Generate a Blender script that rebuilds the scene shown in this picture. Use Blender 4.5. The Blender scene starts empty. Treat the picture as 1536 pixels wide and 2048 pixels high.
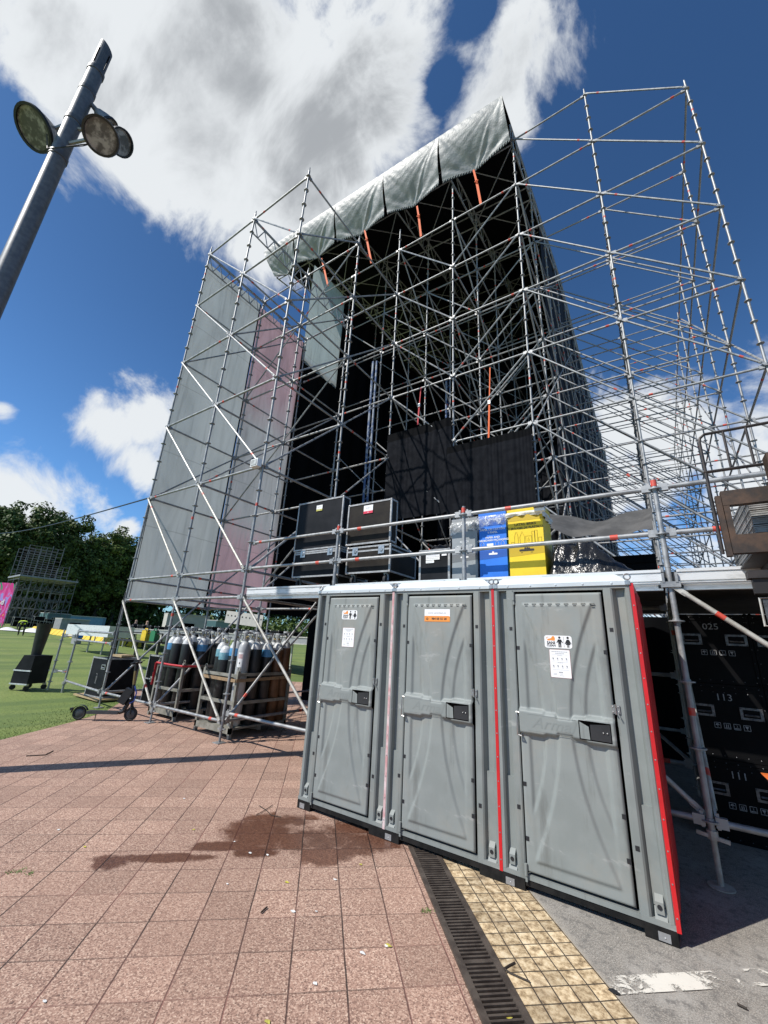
import bpy, math, random
from math import sin, cos, pi, sqrt, radians, atan2, exp
from mathutils import Vector, Matrix, noise as mnoise
random.seed(11)
S = bpy.context.scene
COL = S.collection

# ------------------------------------------------------------------ camera
CAM = Vector((0, 0, 1.60))
RT = Vector((0.8320712928240048, 0.5523071657877563, 0.05112883997985009))
UP = Vector((0.13086536382869057, -0.2850550851910572, 0.9495355996257875))
BK = Vector((0.5390098516800724, -0.7833903197169436, -0.3094640314569874))
FPX = 805.0
cd = bpy.data.cameras.new('camera')
cd.sensor_fit = 'VERTICAL'; cd.sensor_height = 32.0
cd.lens = FPX / 2048 * 32.0
cd.clip_start = 0.05; cd.clip_end = 2000
co = bpy.data.objects.new('camera', cd); COL.objects.link(co)
M = Matrix((RT, UP, BK)).transposed().to_4x4(); M.translation = CAM
co.matrix_world = M
S.camera = co

def ray(px, py):
    return RT*((px-768)/FPX) - UP*((py-1024)/FPX) - BK
def at(px, py, d):
    return CAM + ray(px, py)*d
def lawn_z(x, y=0):
    return 0.03*max(0.0, min(50.0, -x-12.5))
def ground(px, py):
    r = ray(px, py); t = 1.0
    for i in range(4000):
        p = CAM + r*t
        if p.z <= lawn_z(p.x): return p
        t += 0.03
    return p
def onz(px, py, z=0.0):
    r = ray(px, py); return CAM + r*((z-CAM.z)/r.z)
def ony(px, py, y):
    r = ray(px, py); return CAM + r*(y/r.y)

# ------------------------------------------------------------------ world, sun, exposure
SUN_EL = radians(47); SUN_AZ = Vector((-0.53, -0.85, 0)).normalized()
SUN_DIR = Vector((SUN_AZ.x*cos(SUN_EL), SUN_AZ.y*cos(SUN_EL), sin(SUN_EL)))
S.view_settings.view_transform = 'Standard'; S.view_settings.look = 'None'
S.view_settings.exposure = 0.12; S.view_settings.gamma = 1.0
S.view_settings.use_curve_mapping = False
S.cycles.max_bounces = 6; S.cycles.diffuse_bounces = 3; S.cycles.glossy_bounces = 3
S.cycles.transmission_bounces = 4; S.cycles.transparent_max_bounces = 8
sl = bpy.data.lights.new('sun', 'SUN'); sl.energy = 5.0; sl.angle = radians(0.53); sl.color = (1.0, 0.955, 0.89)
so = bpy.data.objects.new('sun', sl); COL.objects.link(so)
so.rotation_euler = SUN_DIR.to_track_quat('Z', 'Y').to_euler()

class NT:
    """tiny node-tree writer"""
    def __init__(s, tree): s.t = tree; s.n = tree.nodes; s.l = tree.links
    def node(s, typ, **kw):
        n = s.n.new(typ)
        for k, v in kw.items(): setattr(n, k, v)
        return n
    def put(s, sock, val):
        if isinstance(val, bpy.types.NodeSocket): s.l.new(val, sock)
        elif val is not None:
            if hasattr(sock.default_value, '__len__') and not hasattr(val, '__len__'): val = (val,)*len(sock.default_value)
            if hasattr(val, '__len__') and len(val) == 3 and len(sock.default_value) == 4: val = (*val, 1)
            sock.default_value = val
    def math(s, op, a, b=None, c=None, clamp=False):
        n = s.node('ShaderNodeMath', operation=op, use_clamp=clamp)
        s.put(n.inputs[0], a)
        if b is not None: s.put(n.inputs[1], b)
        if c is not None: s.put(n.inputs[2], c)
        return n.outputs[0]
    def vmath(s, op, a, b=None, out=0, scale=None):
        n = s.node('ShaderNodeVectorMath', operation=op)
        s.put(n.inputs[0], a)
        if b is not None: s.put(n.inputs[1], b)
        if scale is not None: s.put(n.inputs['Scale'], scale)
        return n.outputs[out]
    def noise(s, vec, scale, detail=4, rough=0.55, dist=0.0, out='Fac'):
        n = s.node('ShaderNodeTexNoise')
        s.put(n.inputs['Vector'], vec); s.put(n.inputs['Scale'], scale); s.put(n.inputs['Detail'], detail)
        s.put(n.inputs['Roughness'], rough); s.put(n.inputs['Distortion'], dist)
        return n.outputs[out]
    def ramp(s, fac, stops, interp='LINEAR'):
        n = s.node('ShaderNodeValToRGB'); r = n.color_ramp; r.interpolation = interp
        while len(r.elements) < len(stops): r.elements.new(0.5)
        for e, (p, c) in zip(r.elements, stops):
            e.position = p; e.color = (*c, 1) if hasattr(c, '__len__') else (c, c, c, 1)
        s.put(n.inputs[0], fac); return n.outputs[0]
    def step(s, x, lo, hi):
        n = s.node('ShaderNodeMapRange', interpolation_type='SMOOTHSTEP')
        s.put(n.inputs[0], x); n.inputs[1].default_value = lo; n.inputs[2].default_value = hi
        return n.outputs[0]
    def mix(s, f, a, b, blend='MIX'):
        n = s.node('ShaderNodeMix', data_type='RGBA', blend_type=blend)
        s.put(n.inputs[0], f); s.put(n.inputs[6], a); s.put(n.inputs[7], b)
        return n.outputs[2]

w = bpy.data.worlds.new('World'); S.world = w; w.use_nodes = True
w.node_tree.nodes.clear()
T = NT(w.node_tree)
sky = T.node('ShaderNodeTexSky', sky_type='NISHITA')
sky.sun_disc = False; sky.sun_elevation = SUN_EL
sky.sun_rotation = atan2(SUN_AZ.x, SUN_AZ.y)
sky.air_density = 1.0; sky.dust_density = 0.6; sky.ozone_density = 2.5
tc = T.node('ShaderNodeTexCoord'); D = T.vmath('NORMALIZE', tc.outputs['Generated'])
blue = T.mix(1.0, sky.outputs[0], (0.55, 0.89, 1.20), 'MULTIPLY')
# cloud banks: (direction, angular size, strength)
BLOBS = [((-0.62,0.01,0.79),0.17,1.0),((-0.551,0.056,0.832),0.24,1.0),((-0.442,0.139,0.886),0.24,1.0),
 ((-0.35,0.21,0.912),0.22,1.0),((-0.65,0.07,0.757),0.09,0.6),((-0.571,0.15,0.807),0.22,1.0),((-0.433,0.235,0.87),0.22,1.0),
 ((-0.33,0.325,0.886),0.16,0.9),((-0.568,0.286,0.772),0.15,0.9),((-0.62,0.22,0.75),0.13,0.75),((-0.49,0.36,0.79),0.14,0.8),
 ((-0.25,0.28,0.93),0.11,0.55),((-0.113,0.47,0.875),0.11,0.9),((-0.05,0.43,0.90),0.13,0.82),((0.02,0.40,0.915),0.10,0.5),
 ((-0.877,0.281,0.391),0.085,0.9),((-0.84,0.335,0.415),0.085,0.95),((-0.868,0.365,0.33),0.085,0.9),((-0.84,0.40,0.36),0.10,0.9),
 ((-0.952,0.22,0.205),0.13,0.85),((-0.92,0.30,0.235),0.08,0.6),((-0.925,0.128,0.36),0.03,0.6),((-0.905,0.376,0.202),0.03,0.75),
 ((-0.019,0.887,0.462),0.10,0.8),((0.08,0.908,0.40),0.09,0.65),((-0.03,0.945,0.326),0.13,0.75),((0.2,0.93,0.28),0.16,0.7),
 ((-0.2,0.95,0.2),0.2,0.7),((0.7,-0.5,0.5),0.2,0.7)]
acc = None
for d, s_, a_ in BLOBS:
    d = Vector(d).normalized()
    dt = T.vmath('DOT_PRODUCT', D, tuple(d), out=1)
    k = 1.0/(1-cos(s_))
    e = T.math('MULTIPLY_ADD', dt, k, -k)             # -(1-cos)/(1-cos s)
    e = T.math('EXPONENT', e)
    acc = T.math('MULTIPLY', e, a_) if acc is None else T.math('MAXIMUM', acc, T.math('MULTIPLY', e, a_))
def blobsum(lst, s_):
    tot = None; k = 1.0/(1-cos(s_))
    for d in lst:
        e = T.math('EXPONENT', T.math('MULTIPLY_ADD', T.vmath('DOT_PRODUCT', D, tuple(Vector(d).normalized()), out=1), k, -k))
        tot = e if tot is None else T.math('MAXIMUM', tot, e)
    return tot
# blue gaps between the banks, and the thick grey hearts of the big one
gap = blobsum([(-0.73,0.002,0.684),(-0.767,0.055,0.639),(-0.747,0.135,0.651),(-0.742,0.218,0.633),(-0.703,0.344,0.622),(-0.847,0.109,0.521)], 0.10)
gap = T.math('MAXIMUM', gap, blobsum([(-0.191,0.383,0.904),(-0.113,0.345,0.931)], 0.026))
heart = blobsum([(-0.457,0.202,0.866),(-0.394,0.306,0.866),(-0.283,0.331,0.9),(-0.505,0.325,0.799),(-0.393,0.396,0.83),(-0.553,0.204,0.808),(-0.266,0.444,0.856)], 0.10)
n1 = T.noise(D, 5.0, 10, 0.62, 0.35)
n2 = T.noise(T.vmath('ADD', D, (3.1, 1.7, 0.4)), 2.6, 5, 0.5)
dens = T.math('ADD', acc, T.math('MULTIPLY_ADD', n1, 2.1, -1.12))
dens = T.math('ADD', dens, T.math('MULTIPLY_ADD', n2, 0.5, -0.25))
dens = T.math('SUBTRACT', dens, T.math('MULTIPLY', gap, 0.60))
cov = T.step(dens, 0.26, 0.66)
core = T.step(dens, 0.45, 1.05)
n3 = T.noise(T.vmath('MULTIPLY', T.vmath('ADD', D, (7.3, 2.2, 5.0)), (1.0, 1.9, 1.0)), 2.9, 8, 0.58, 0.35)
shade = T.math('MULTIPLY', core, T.step(T.math('ADD', n3, T.math('MULTIPLY_ADD', heart, 0.24, -0.12)), 0.40, 0.66))
ccol = T.mix(shade, (0.80, 0.83, 0.85), (0.40, 0.42, 0.44))
sz = T.node('ShaderNodeSeparateXYZ'); T.l.new(D, sz.inputs[0])
blue = T.vmath('SCALE', blue, scale=T.math('MULTIPLY_ADD', T.step(sz.outputs[2], 0.75, 0.05), 0.55, 1.0))
bgs = T.node('ShaderNodeBackground'); T.put(bgs.inputs[0], blue); bgs.inputs[1].default_value = 0.084
bgc = T.node('ShaderNodeBackground'); T.put(bgc.inputs[0], ccol); bgc.inputs[1].default_value = 0.97
mx = T.node('ShaderNodeMixShader'); T.put(mx.inputs[0], T.math('MULTIPLY', cov, 0.96))
T.l.new(bgs.outputs[0], mx.inputs[1]); T.l.new(bgc.outputs[0], mx.inputs[2])
wo = T.node('ShaderNodeOutputWorld'); T.l.new(mx.outputs[0], wo.inputs[0])

# ------------------------------------------------------------------ materials
MATS = {}
def pbr(name, c1, c2=None, scale=6.0, rough=0.5, metal=0.0, bump=0.0, bscale=80.0, bdist=0.004, r2=None, spec=0.5, lo=0.35, hi=0.65, detail=5, coat=0.0, sheen=0.0, stretch=None):
    m = bpy.data.materials.new(name); m.use_nodes = True
    T = NT(m.node_tree); b = m.node_tree.nodes['Principled BSDF']
    b.inputs['Roughness'].default_value = rough; b.inputs['Metallic'].default_value = metal
    b.inputs['Specular IOR Level'].default_value = spec
    if coat: b.inputs['Coat Weight'].default_value = coat
    tc = T.node('ShaderNodeTexCoord'); vec = tc.outputs['Object']
    if stretch:
        vec = T.vmath('MULTIPLY', vec, stretch)
    if c2 is not None:
        n = T.noise(vec, scale, detail, 0.6)
        f = T.step(n, lo, hi)
        T.put(b.inputs['Base Color'], T.mix(f, c1, c2))
        if r2 is not None:
            T.put(b.inputs['Roughness'], T.math('MULTIPLY_ADD', f, r2-rough, rough))
    else: T.put(b.inputs['Base Color'], c1)
    if bump:
        bn = T.node('ShaderNodeBump'); bn.inputs['Strength'].default_value = bump; bn.inputs['Distance'].default_value = bdist
        T.put(bn.inputs['Height'], T.noise(vec, bscale, 3, 0.6)); T.l.new(bn.outputs[0], b.inputs['Normal'])
    MATS[name] = m; return m

GALV = pbr('galvanised_steel', (0.25,0.253,0.253), (0.375,0.378,0.375), 9, 0.45, 0.5, 0.15, 120, 0.001, 0.6)
GALVD = pbr('weathered_galvanised', (0.36,0.34,0.29), (0.50,0.49,0.45), 12, 0.55, 0.2, 0.15, 120, 0.001)
GALVI = pbr('dull_galvanised_steel', (0.27,0.27,0.267), (0.38,0.38,0.375), 9, 0.5, 0.2)
GALVM = pbr('grey_galvanised_steel', (0.26,0.26,0.26), (0.35,0.35,0.348), 9, 0.48, 0.4)
TAPE = pbr('red_paint_band', (0.62,0.06,0.035), (0.5,0.10,0.07), 30, 0.5)
ALU = pbr('aluminium', (0.52,0.53,0.53), (0.68,0.69,0.69), 14, 0.42, 0.45, 0.1, 60, 0.001, 0.55)
TRIM = pbr('dull_case_trim', (0.26,0.26,0.258), (0.40,0.40,0.395), 18, 0.5, 0.25)
ALUW = pbr('oxidised_aluminium_beam', (0.64,0.65,0.645), (0.42,0.43,0.42), 7, 0.5, 0.15, 0.2, 40, 0.002, lo=0.5, hi=0.75, stretch=(1,1,4))
GREYP = pbr('grey_moulded_plastic', (0.205,0.225,0.214), (0.235,0.255,0.243), 3, 0.55, 0, 0.25, 420, 0.0006, 0.62)
GREYP2 = pbr('grey_body_plastic', (0.188,0.207,0.197), (0.218,0.237,0.226), 3, 0.55, 0, 0.25, 420, 0.0006, 0.62)
def weather(m, col, amt, sc, stretch, lo, hi):
    """scuffs, streaks or dried splashes laid over a material's own colour"""
    T = NT(m.node_tree); b = m.node_tree.nodes['Principled BSDF']; src = b.inputs['Base Color'].links[0].from_socket
    tc = T.node('ShaderNodeTexCoord'); n = T.noise(T.vmath('MULTIPLY', tc.outputs['Object'], stretch), sc, 6, 0.68, 0.3)
    T.put(b.inputs['Base Color'], T.mix(T.math('MULTIPLY', T.step(n, lo, hi), amt), src, col))
for m_ in (GREYP, GREYP2):
    weather(m_, (0.105,0.108,0.098), 0.55, 2.0, (5,5,0.55), 0.52, 0.72)
    weather(m_, (0.38,0.385,0.37), 0.5, 3.2, (1,1,2.6), 0.60, 0.70)
    weather(m_, (0.28,0.255,0.21), 0.42, 1.4, (1,1,1), 0.50, 0.68)
ROOFP = pbr('pale_roof_plastic', (0.52,0.57,0.59), (0.46,0.51,0.53), 4, 0.45)
REDP = pbr('red_plastic', (0.55,0.012,0.016), (0.46,0.01,0.014), 5, 0.38)
PINKP = pbr('faded_pink_plastic', (0.62,0.50,0.49), (0.50,0.26,0.26), 9, 0.5)
BLK = pbr('black_plastic', (0.012,0.012,0.013), (0.022,0.022,0.023), 8, 0.5)
SKIDP = pbr('black_skid', (0.006,0.006,0.006), (0.016,0.015,0.014), 10, 0.7, spec=0.2)
VOID = pbr('gap_black', (0.002,0.002,0.002), None, rough=0.9, spec=0.0)
STEEL = pbr('bright_steel', (0.46,0.46,0.455), (0.34,0.33,0.32), 25, 0.38, 0.85)
WHITE = pbr('white_vinyl', (0.78,0.78,0.77), None, rough=0.45)
INK = pbr('black_ink', (0.012,0.012,0.014), None, rough=0.6)
ORANGE = pbr('orange_vinyl', (0.72,0.26,0.045), None, rough=0.5)
GREYINK = pbr('grey_ink', (0.30,0.31,0.33), None, rough=0.6)
YEL = pbr('yellow_card', (0.82,0.57,0.012), (0.76,0.52,0.01), 5, 0.5)
YELD = pbr('dark_yellow_print', (0.50,0.34,0.01), None, rough=0.5)
BLUE = pbr('blue_card', (0.012,0.17,0.68), (0.010,0.15,0.60), 5, 0.5)
BLUED = pbr('dark_blue_print', (0.008,0.08,0.36), None, rough=0.5)
GRCARD = pbr('grey_card', (0.27,0.29,0.30), (0.23,0.25,0.26), 5, 0.5)
GRCARDD = pbr('dark_grey_print', (0.13,0.14,0.15), None, rough=0.5)
CASEB = pbr('black_laminate', (0.006,0.007,0.009), (0.013,0.014,0.017), 4, 0.6, spec=0.15, metal=0, bump=0.2, bscale=300, bdist=0.0005, r2=0.65, )
CASEBR = pbr('brown_black_laminate', (0.013,0.0105,0.009), (0.024,0.020,0.016), 5, 0.6, spec=0.15, metal=0, bump=0.2, bscale=300, bdist=0.0005, r2=0.65, )
CASEDK = pbr('dark_case_laminate', (0.002,0.002,0.0023), (0.004,0.004,0.0045), 4, 0.6, spec=0.1)
DKHAND = pbr('toned_down_steel', (0.16,0.16,0.165), (0.07,0.07,0.075), 30, 0.4, 0.7)  # steel darkened for cases in shade, to hold down its reflections
RUBBER = pbr('black_rubber', (0.014,0.014,0.014), (0.024,0.024,0.024), 20, 0.75)
RUST = pbr('rusty_dark_steel', (0.035,0.027,0.022), (0.10,0.058,0.035), 6, 0.6, 0.3, 0.3, 60, 0.002)
DKSTEEL = pbr('dark_steel', (0.022,0.02,0.02), (0.05,0.04,0.035), 8, 0.5, 0.3)
POLEM = pbr('grey_painted_pole', (0.105,0.112,0.12), (0.155,0.16,0.165), 14, 0.42, 0.25, 0.15, 90, 0.001)
POLED = pbr('dark_pole_cap', (0.075,0.08,0.088), (0.1,0.105,0.11), 14, 0.5, 0.2)
GLASS = pbr('dusty_reflector_glass', (0.34,0.32,0.26), (0.75,0.73,0.66), 6, 0.35, 0.3, lo=0.42, hi=0.75)
CYLB = pbr('black_cylinder_paint', (0.012,0.014,0.015), (0.05,0.055,0.055), 9, 0.45, lo=0.5, hi=0.8)
CYLW = pbr('white_shoulder_paint', (0.62,0.63,0.62), (0.48,0.49,0.49), 12, 0.4)
CYLBL = pbr('blue_band_paint', (0.06,0.22,0.42), (0.09,0.28,0.48), 12, 0.4)
CYLTQ = pbr('teal_band_paint', (0.10,0.26,0.32), (0.2,0.36,0.4), 12, 0.4)
CYLGR = pbr('grey_cylinder_paint', (0.33,0.34,0.35), (0.42,0.43,0.43), 9, 0.4)
CYLBR = pbr('brown_cylinder_paint', (0.10,0.045,0.018), (0.15,0.07,0.03), 9, 0.45)
STILM = pbr('dirty_stillage_steel', (0.17,0.165,0.135), (0.28,0.27,0.23), 9, 0.6, 0.15, 0.2, 80, 0.001)
WOOD = pbr('worn_plywood', (0.34,0.24,0.12), (0.42,0.32,0.18), 10, 0.7)
ORSTRAP = pbr('orange_webbing', (0.75,0.13,0.02), (0.66,0.10,0.015), 40, 0.7)
REDSTRAP = pbr('red_webbing', (0.45,0.02,0.03), None, rough=0.7)
CLOTHB = pbr('black_serge', (0.0078,0.0084,0.0108), (0.0125,0.0134,0.0165), 6, 0.9, 0, 0.2, 200, 0.001, spec=0.06)
CLOTHD = pbr('plain_black_cloth', (0.0045,0.0048,0.0056), None, rough=0.9, spec=0.06)
NETB = pbr('dark_mesh_cloth', (0.016,0.018,0.026), (0.023,0.026,0.034), 6, 0.8, spec=0.2)
TARP = pbr('silver_tarpaulin', (0.27,0.27,0.263), (0.345,0.345,0.335), 3.5, 0.50, 0.0, 0.5, 14, 0.02, 0.5)
TARPB = pbr('black_tarp_hem', (0.012,0.012,0.013), None, rough=0.6)
REFL = pbr('lamp_reflector', (0.10,0.10,0.10), (0.36,0.36,0.36), 7, 0.35, 0.25, lo=0.42, hi=0.62)
TARPG = pbr('grey_canvas', (0.058,0.056,0.053), (0.095,0.091,0.086), 4, 0.8)
BAGM = pbr('black_bin_liner', (0.010,0.010,0.011), (0.02,0.02,0.02), 5, 0.18, 0, 0.9, 16, 0.02, 0.3)
FILM = None
TYRE = RUBBER
SCOOT = pbr('scooter_grey', (0.05,0.052,0.056), (0.07,0.072,0.075), 20, 0.4)
BRASS = pbr('gold_tube', (0.28,0.20,0.09), None, rough=0.4, metal=0.5)
BLUEPAINT = pbr('blue_pole_paint', (0.06,0.11,0.24), (0.32,0.35,0.40), 6, 0.5, lo=0.45, hi=0.55, stretch=(1,1,0.6))
BARK = pbr('bark', (0.09,0.075,0.055), (0.05,0.042,0.032), 9, 0.9)
HIVIS = pbr('hi_vis_yellow', (0.55,0.75,0.05), None, rough=0.7)
SKINM = pbr('skin', (0.42,0.26,0.18), None, rough=0.6)
DARKCL = pbr('dark_clothes', (0.012,0.012,0.016), None, rough=0.8)
GREENP = pbr('green_plastic', (0.02,0.16,0.06), None, rough=0.4)
YELP = pbr('yellow_plastic', (0.75,0.52,0.02), (0.6,0.42,0.02), 8, 0.5)
CREAM = pbr('cream_panel', (0.50,0.47,0.41), (0.44,0.42,0.37), 3, 0.6)
CONT = pbr('blue_container', (0.08,0.20,0.34), (0.11,0.24,0.38), 3, 0.5)
GREYBOX = pbr('grey_panel', (0.22,0.23,0.235), (0.28,0.285,0.285), 3, 0.6)
TEAL = pbr('teal_panel', (0.08,0.16,0.16), None, rough=0.5)
LEAFS = []

# ------------------------------------------------------------------ mesh builder
class MB:
    def __init__(s): s.v = []; s.f = []; s.m = []
    def add(s, vs, fs, mat=0):
        o = len(s.v); s.v.extend([tuple(v) for v in vs])
        for f in fs: s.f.append(tuple(i+o for i in f)); s.m.append(mat)
    def box(s, lo, hi, mat=0, mtx=None):
        x0,y0,z0 = lo; x1,y1,z1 = hi
        vs = [Vector(p) for p in ((x0,y0,z0),(x1,y0,z0),(x1,y1,z0),(x0,y1,z0),(x0,y0,z1),(x1,y0,z1),(x1,y1,z1),(x0,y1,z1))]
        if mtx is not None: vs = [mtx @ v for v in vs]
        s.add(vs, [(0,3,2,1),(4,5,6,7),(0,1,5,4),(1,2,6,5),(2,3,7,6),(3,0,4,7)], mat)
    def cbox(s, c, size, mat=0, mtx=None):
        h = [k/2 for k in size]; s.box((c[0]-h[0],c[1]-h[1],c[2]-h[2]), (c[0]+h[0],c[1]+h[1],c[2]+h[2]), mat, mtx)
    def beam(s, p, q, w, h, mat=0, up=(0,0,1)):
        p = Vector(p); q = Vector(q); d = (q-p).normalized(); u = Vector(up)
        if abs(d.dot(u)) > 0.98: u = Vector((1,0,0))
        a = d.cross(u).normalized()*(w/2); b = a.cross(d).normalized()*(h/2)
        vs = [p-a-b,p+a-b,p+a+b,p-a+b,q-a-b,q+a-b,q+a+b,q-a+b]
        s.add(vs, [(0,1,2,3),(7,6,5,4),(0,4,5,1),(1,5,6,2),(2,6,7,3),(3,7,4,0)], mat)
    def tube(s, p, q, r, n=8, mat=0, r2=None, caps=True):
        p = Vector(p); q = Vector(q); d = q-p
        if d.length < 1e-6: return
        d.normalize(); u = Vector((0,0,1)) if abs(d.z) < 0.95 else Vector((1,0,0))
        a = d.cross(u).normalized(); b = d.cross(a)
        r2 = r if r2 is None else r2
        vs = []
        for k in range(n):
            t = 2*pi*k/n; o = a*cos(t)+b*sin(t); vs.append(p+o*r)
        for k in range(n):
            t = 2*pi*k/n; o = a*cos(t)+b*sin(t); vs.append(q+o*r2)
        fs = [(k,k+n,(k+1)%n+n,(k+1)%n) for k in range(n)]
        if caps: fs += [tuple(range(n)), tuple(range(2*n-1,n-1,-1))]
        s.add(vs, fs, mat)
    def path(s, pts, r, n=6, mat=0, closed=False):
        pts = [Vector(p) for p in pts]; N = len(pts); rings = []
        prev = None
        for i, p in enumerate(pts):
            if closed: d = pts[(i+1)%N]-pts[i-1]
            else: d = pts[min(i+1,N-1)]-pts[max(i-1,0)]
            d.normalize()
            if prev is None:
                u = Vector((0,0,1)) if abs(d.z) < 0.9 else Vector((1,0,0)); a = d.cross(u).normalized()
            else: a = (prev - d*prev.dot(d)).normalized()
            prev = a; b = d.cross(a)
            rr = r[i] if hasattr(r,'__len__') else r
            rings.append([p+(a*cos(2*pi*k/n)+b*sin(2*pi*k/n))*rr for k in range(n)])
        vs = [v for R_ in rings for v in R_]; fs = []
        for i in range(N if closed else N-1):
            j = (i+1)%N
            for k in range(n): fs.append((i*n+k, i*n+(k+1)%n, j*n+(k+1)%n, j*n+k))
        if not closed: fs += [tuple(range(n-1,-1,-1)), tuple(range((N-1)*n, N*n))]
        s.add(vs, fs, mat)
    def lathe(s, prof, c=(0,0,0), n=16, mat=0, mtx=None, mats=None, cap=True):
        vs = []
        for r, z in prof:
            for k in range(n):
                t = 2*pi*k/n; p = Vector((r*cos(t), r*sin(t), z))
                if mtx is not None: p = mtx @ p
                vs.append(p+Vector(c))
        for i in range(len(prof)-1):
            fs = [(i*n+k, i*n+(k+1)%n, (i+1)*n+(k+1)%n, (i+1)*n+k) for k in range(n)]
            o = len(s.v) if i == 0 else o
            if i == 0: s.v.extend([tuple(v) for v in vs])
            for f in fs: s.f.append(tuple(j+o for j in f)); s.m.append(mats[i] if mats else mat)
        for idx, rev in ((0, True), (len(prof)-1, False)):
            if cap and prof[idx][0] > 1e-4:
                f = [o+idx*n+k for k in range(n)]
                s.f.append(tuple(reversed(f)) if rev else tuple(f)); s.m.append((mats[0] if rev else mats[-1]) if mats else mat)
    def prism(s, poly, o, ux, uy, depth, mat=0):
        o = Vector(o); ux = Vector(ux); uy = Vector(uy); nrm = ux.cross(uy).normalized()*depth
        n = len(poly)
        vs = [o+ux*x+uy*y for x, y in poly]; vs2 = [v+nrm for v in vs]
        fs = [tuple(range(n-1,-1,-1)), tuple(range(n,2*n))] + [(k,(k+1)%n,(k+1)%n+n,k+n) for k in range(n)]
        s.add(vs+vs2, fs, mat)
    def grid(s, nu, nv, fn, mat=0, matfn=None):
        vs = [fn(i/nu, j/nv) for j in range(nv+1) for i in range(nu+1)]
        o = len(s.v); s.v.extend([tuple(v) for v in vs]); W = nu+1
        for j in range(nv):
            for i in range(nu):
                s.f.append((o+j*W+i, o+j*W+i+1, o+(j+1)*W+i+1, o+(j+1)*W+i))
                s.m.append(matfn((i+.5)/nu,(j+.5)/nv) if matfn else mat)
    def text(s, txt, o, ux, uy, size, mat=0, align='CENTER', shear=0.0, wx=1.0, font_depth=0.0, bold=0.0):
        c = bpy.data.curves.new('t', 'FONT'); c.body = txt; c.align_x = align; c.align_y = 'CENTER'; c.size = size
        c.shear = shear; c.fill_mode = 'FRONT'; c.resolution_u = 3; c.offset = bold
        ob = bpy.data.objects.new('t', c); COL.objects.link(ob)
        dg = bpy.context.evaluated_depsgraph_get(); me = bpy.data.meshes.new_from_object(ob.evaluated_get(dg))
        bpy.data.objects.remove(ob); bpy.data.curves.remove(c)
        o = Vector(o); ux = Vector(ux); uy = Vector(uy)
        s.add([o+ux*v.co.x*wx+uy*v.co.y for v in me.vertices], [tuple(p.vertices) for p in me.polygons], mat)
        bpy.data.meshes.remove(me)
    def build(s, name, mats, parent=None, sharp=35, flat=False):
        me = bpy.data.meshes.new(name)
        off = Vector((0,0,0))
        r = parent
        while r is not None:
            off += r.location; r = r.parent
        vs = [tuple(Vector(v)-off) for v in s.v] if off.length > 0 else s.v
        me.from_pydata(vs, [], s.f); 
        if not isinstance(mats, (list, tuple)): mats = [mats]
        for m in mats: me.materials.append(m)
        if len(mats) > 1: me.polygons.foreach_set('material_index', s.m)
        if not flat:
            me.polygons.foreach_set('use_smooth', [True]*len(me.polygons))
            me.update()
            me.set_sharp_from_angle(angle=radians(sharp))
        me.update()
        ob = bpy.data.objects.new(name, me); COL.objects.link(ob)
        if parent is not None: ob.parent = parent
        return ob

def tag(o, label=None, cat=None, group=None, kind=None):
    if label: o['label'] = label
    if cat: o['category'] = cat
    if group: o['group'] = group
    if kind: o['kind'] = kind
    return o
def thing(name, label, cat, loc=(0,0,0), group=None):
    o = bpy.data.objects.new(name, None); COL.objects.link(o); o.location = loc; o.empty_display_size = 0.2
    return tag(o, label, cat, group)
def copy_tree(o, parent=None):
    c = o.copy(); COL.objects.link(c)
    if parent is not None: c.parent = parent
    for ch in list(o.children): copy_tree(ch, c)
    return c
def place(o, loc, rz=0.0, label=None, group=None):
    o.location = loc; o.rotation_euler = (0,0,rz)
    if label: o['label'] = label
    if group: o['group'] = group
    return o
def sstep(a, b, x):
    if a == b: return float(x >= a)
    t = max(0.0, min(1.0, (x-a)/(b-a))); return t*t*(3-2*t)
# ================================================================== GROUND
GA, GB = 0.7431, 0.6691            # paving grid runs 42 degrees off the stage front
def st(s, t): return Vector((s*GA - t*GB, s*GB + t*GA, 0))
TILE = 0.279

def gridcoords(T):
    g = T.node('ShaderNodeNewGeometry'); P = g.outputs['Position']
    s = T.vmath('DOT_PRODUCT', P, (GA, GB, 0), out=1); t = T.vmath('DOT_PRODUCT', P, (-GB, GA, 0), out=1)
    return P, s, t
def joint(T, x, x0, pitch, w, P, wob=0.004):
    x = T.math('ADD', x, T.math('MULTIPLY_ADD', T.noise(P, 3.0, 2), wob*2, -wob))
    f = T.math('FRACT', T.math('DIVIDE', T.math('SUBTRACT', x, x0), pitch))
    d = T.math('MULTIPLY', T.math('MINIMUM', f, T.math('SUBTRACT', 1.0, f)), pitch)
    return T.math('SUBTRACT', 1.0, T.step(d, w*0.5, w*1.25))
def cellid(T, s, t, s0, t0, pitch):
    a = T.math('FLOOR', T.math('DIVIDE', T.math('SUBTRACT', s, s0), pitch)); b = T.math('FLOOR', T.math('DIVIDE', T.math('SUBTRACT', t, t0), pitch))
    c = T.node('ShaderNodeCombineXYZ'); T.put(c.inputs[0], a); T.put(c.inputs[1], b)
    n = T.node('ShaderNodeTexWhiteNoise', noise_dimensions='2D'); T.l.new(c.outputs[0], n.inputs['Vector']); return n.outputs['Value']

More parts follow.
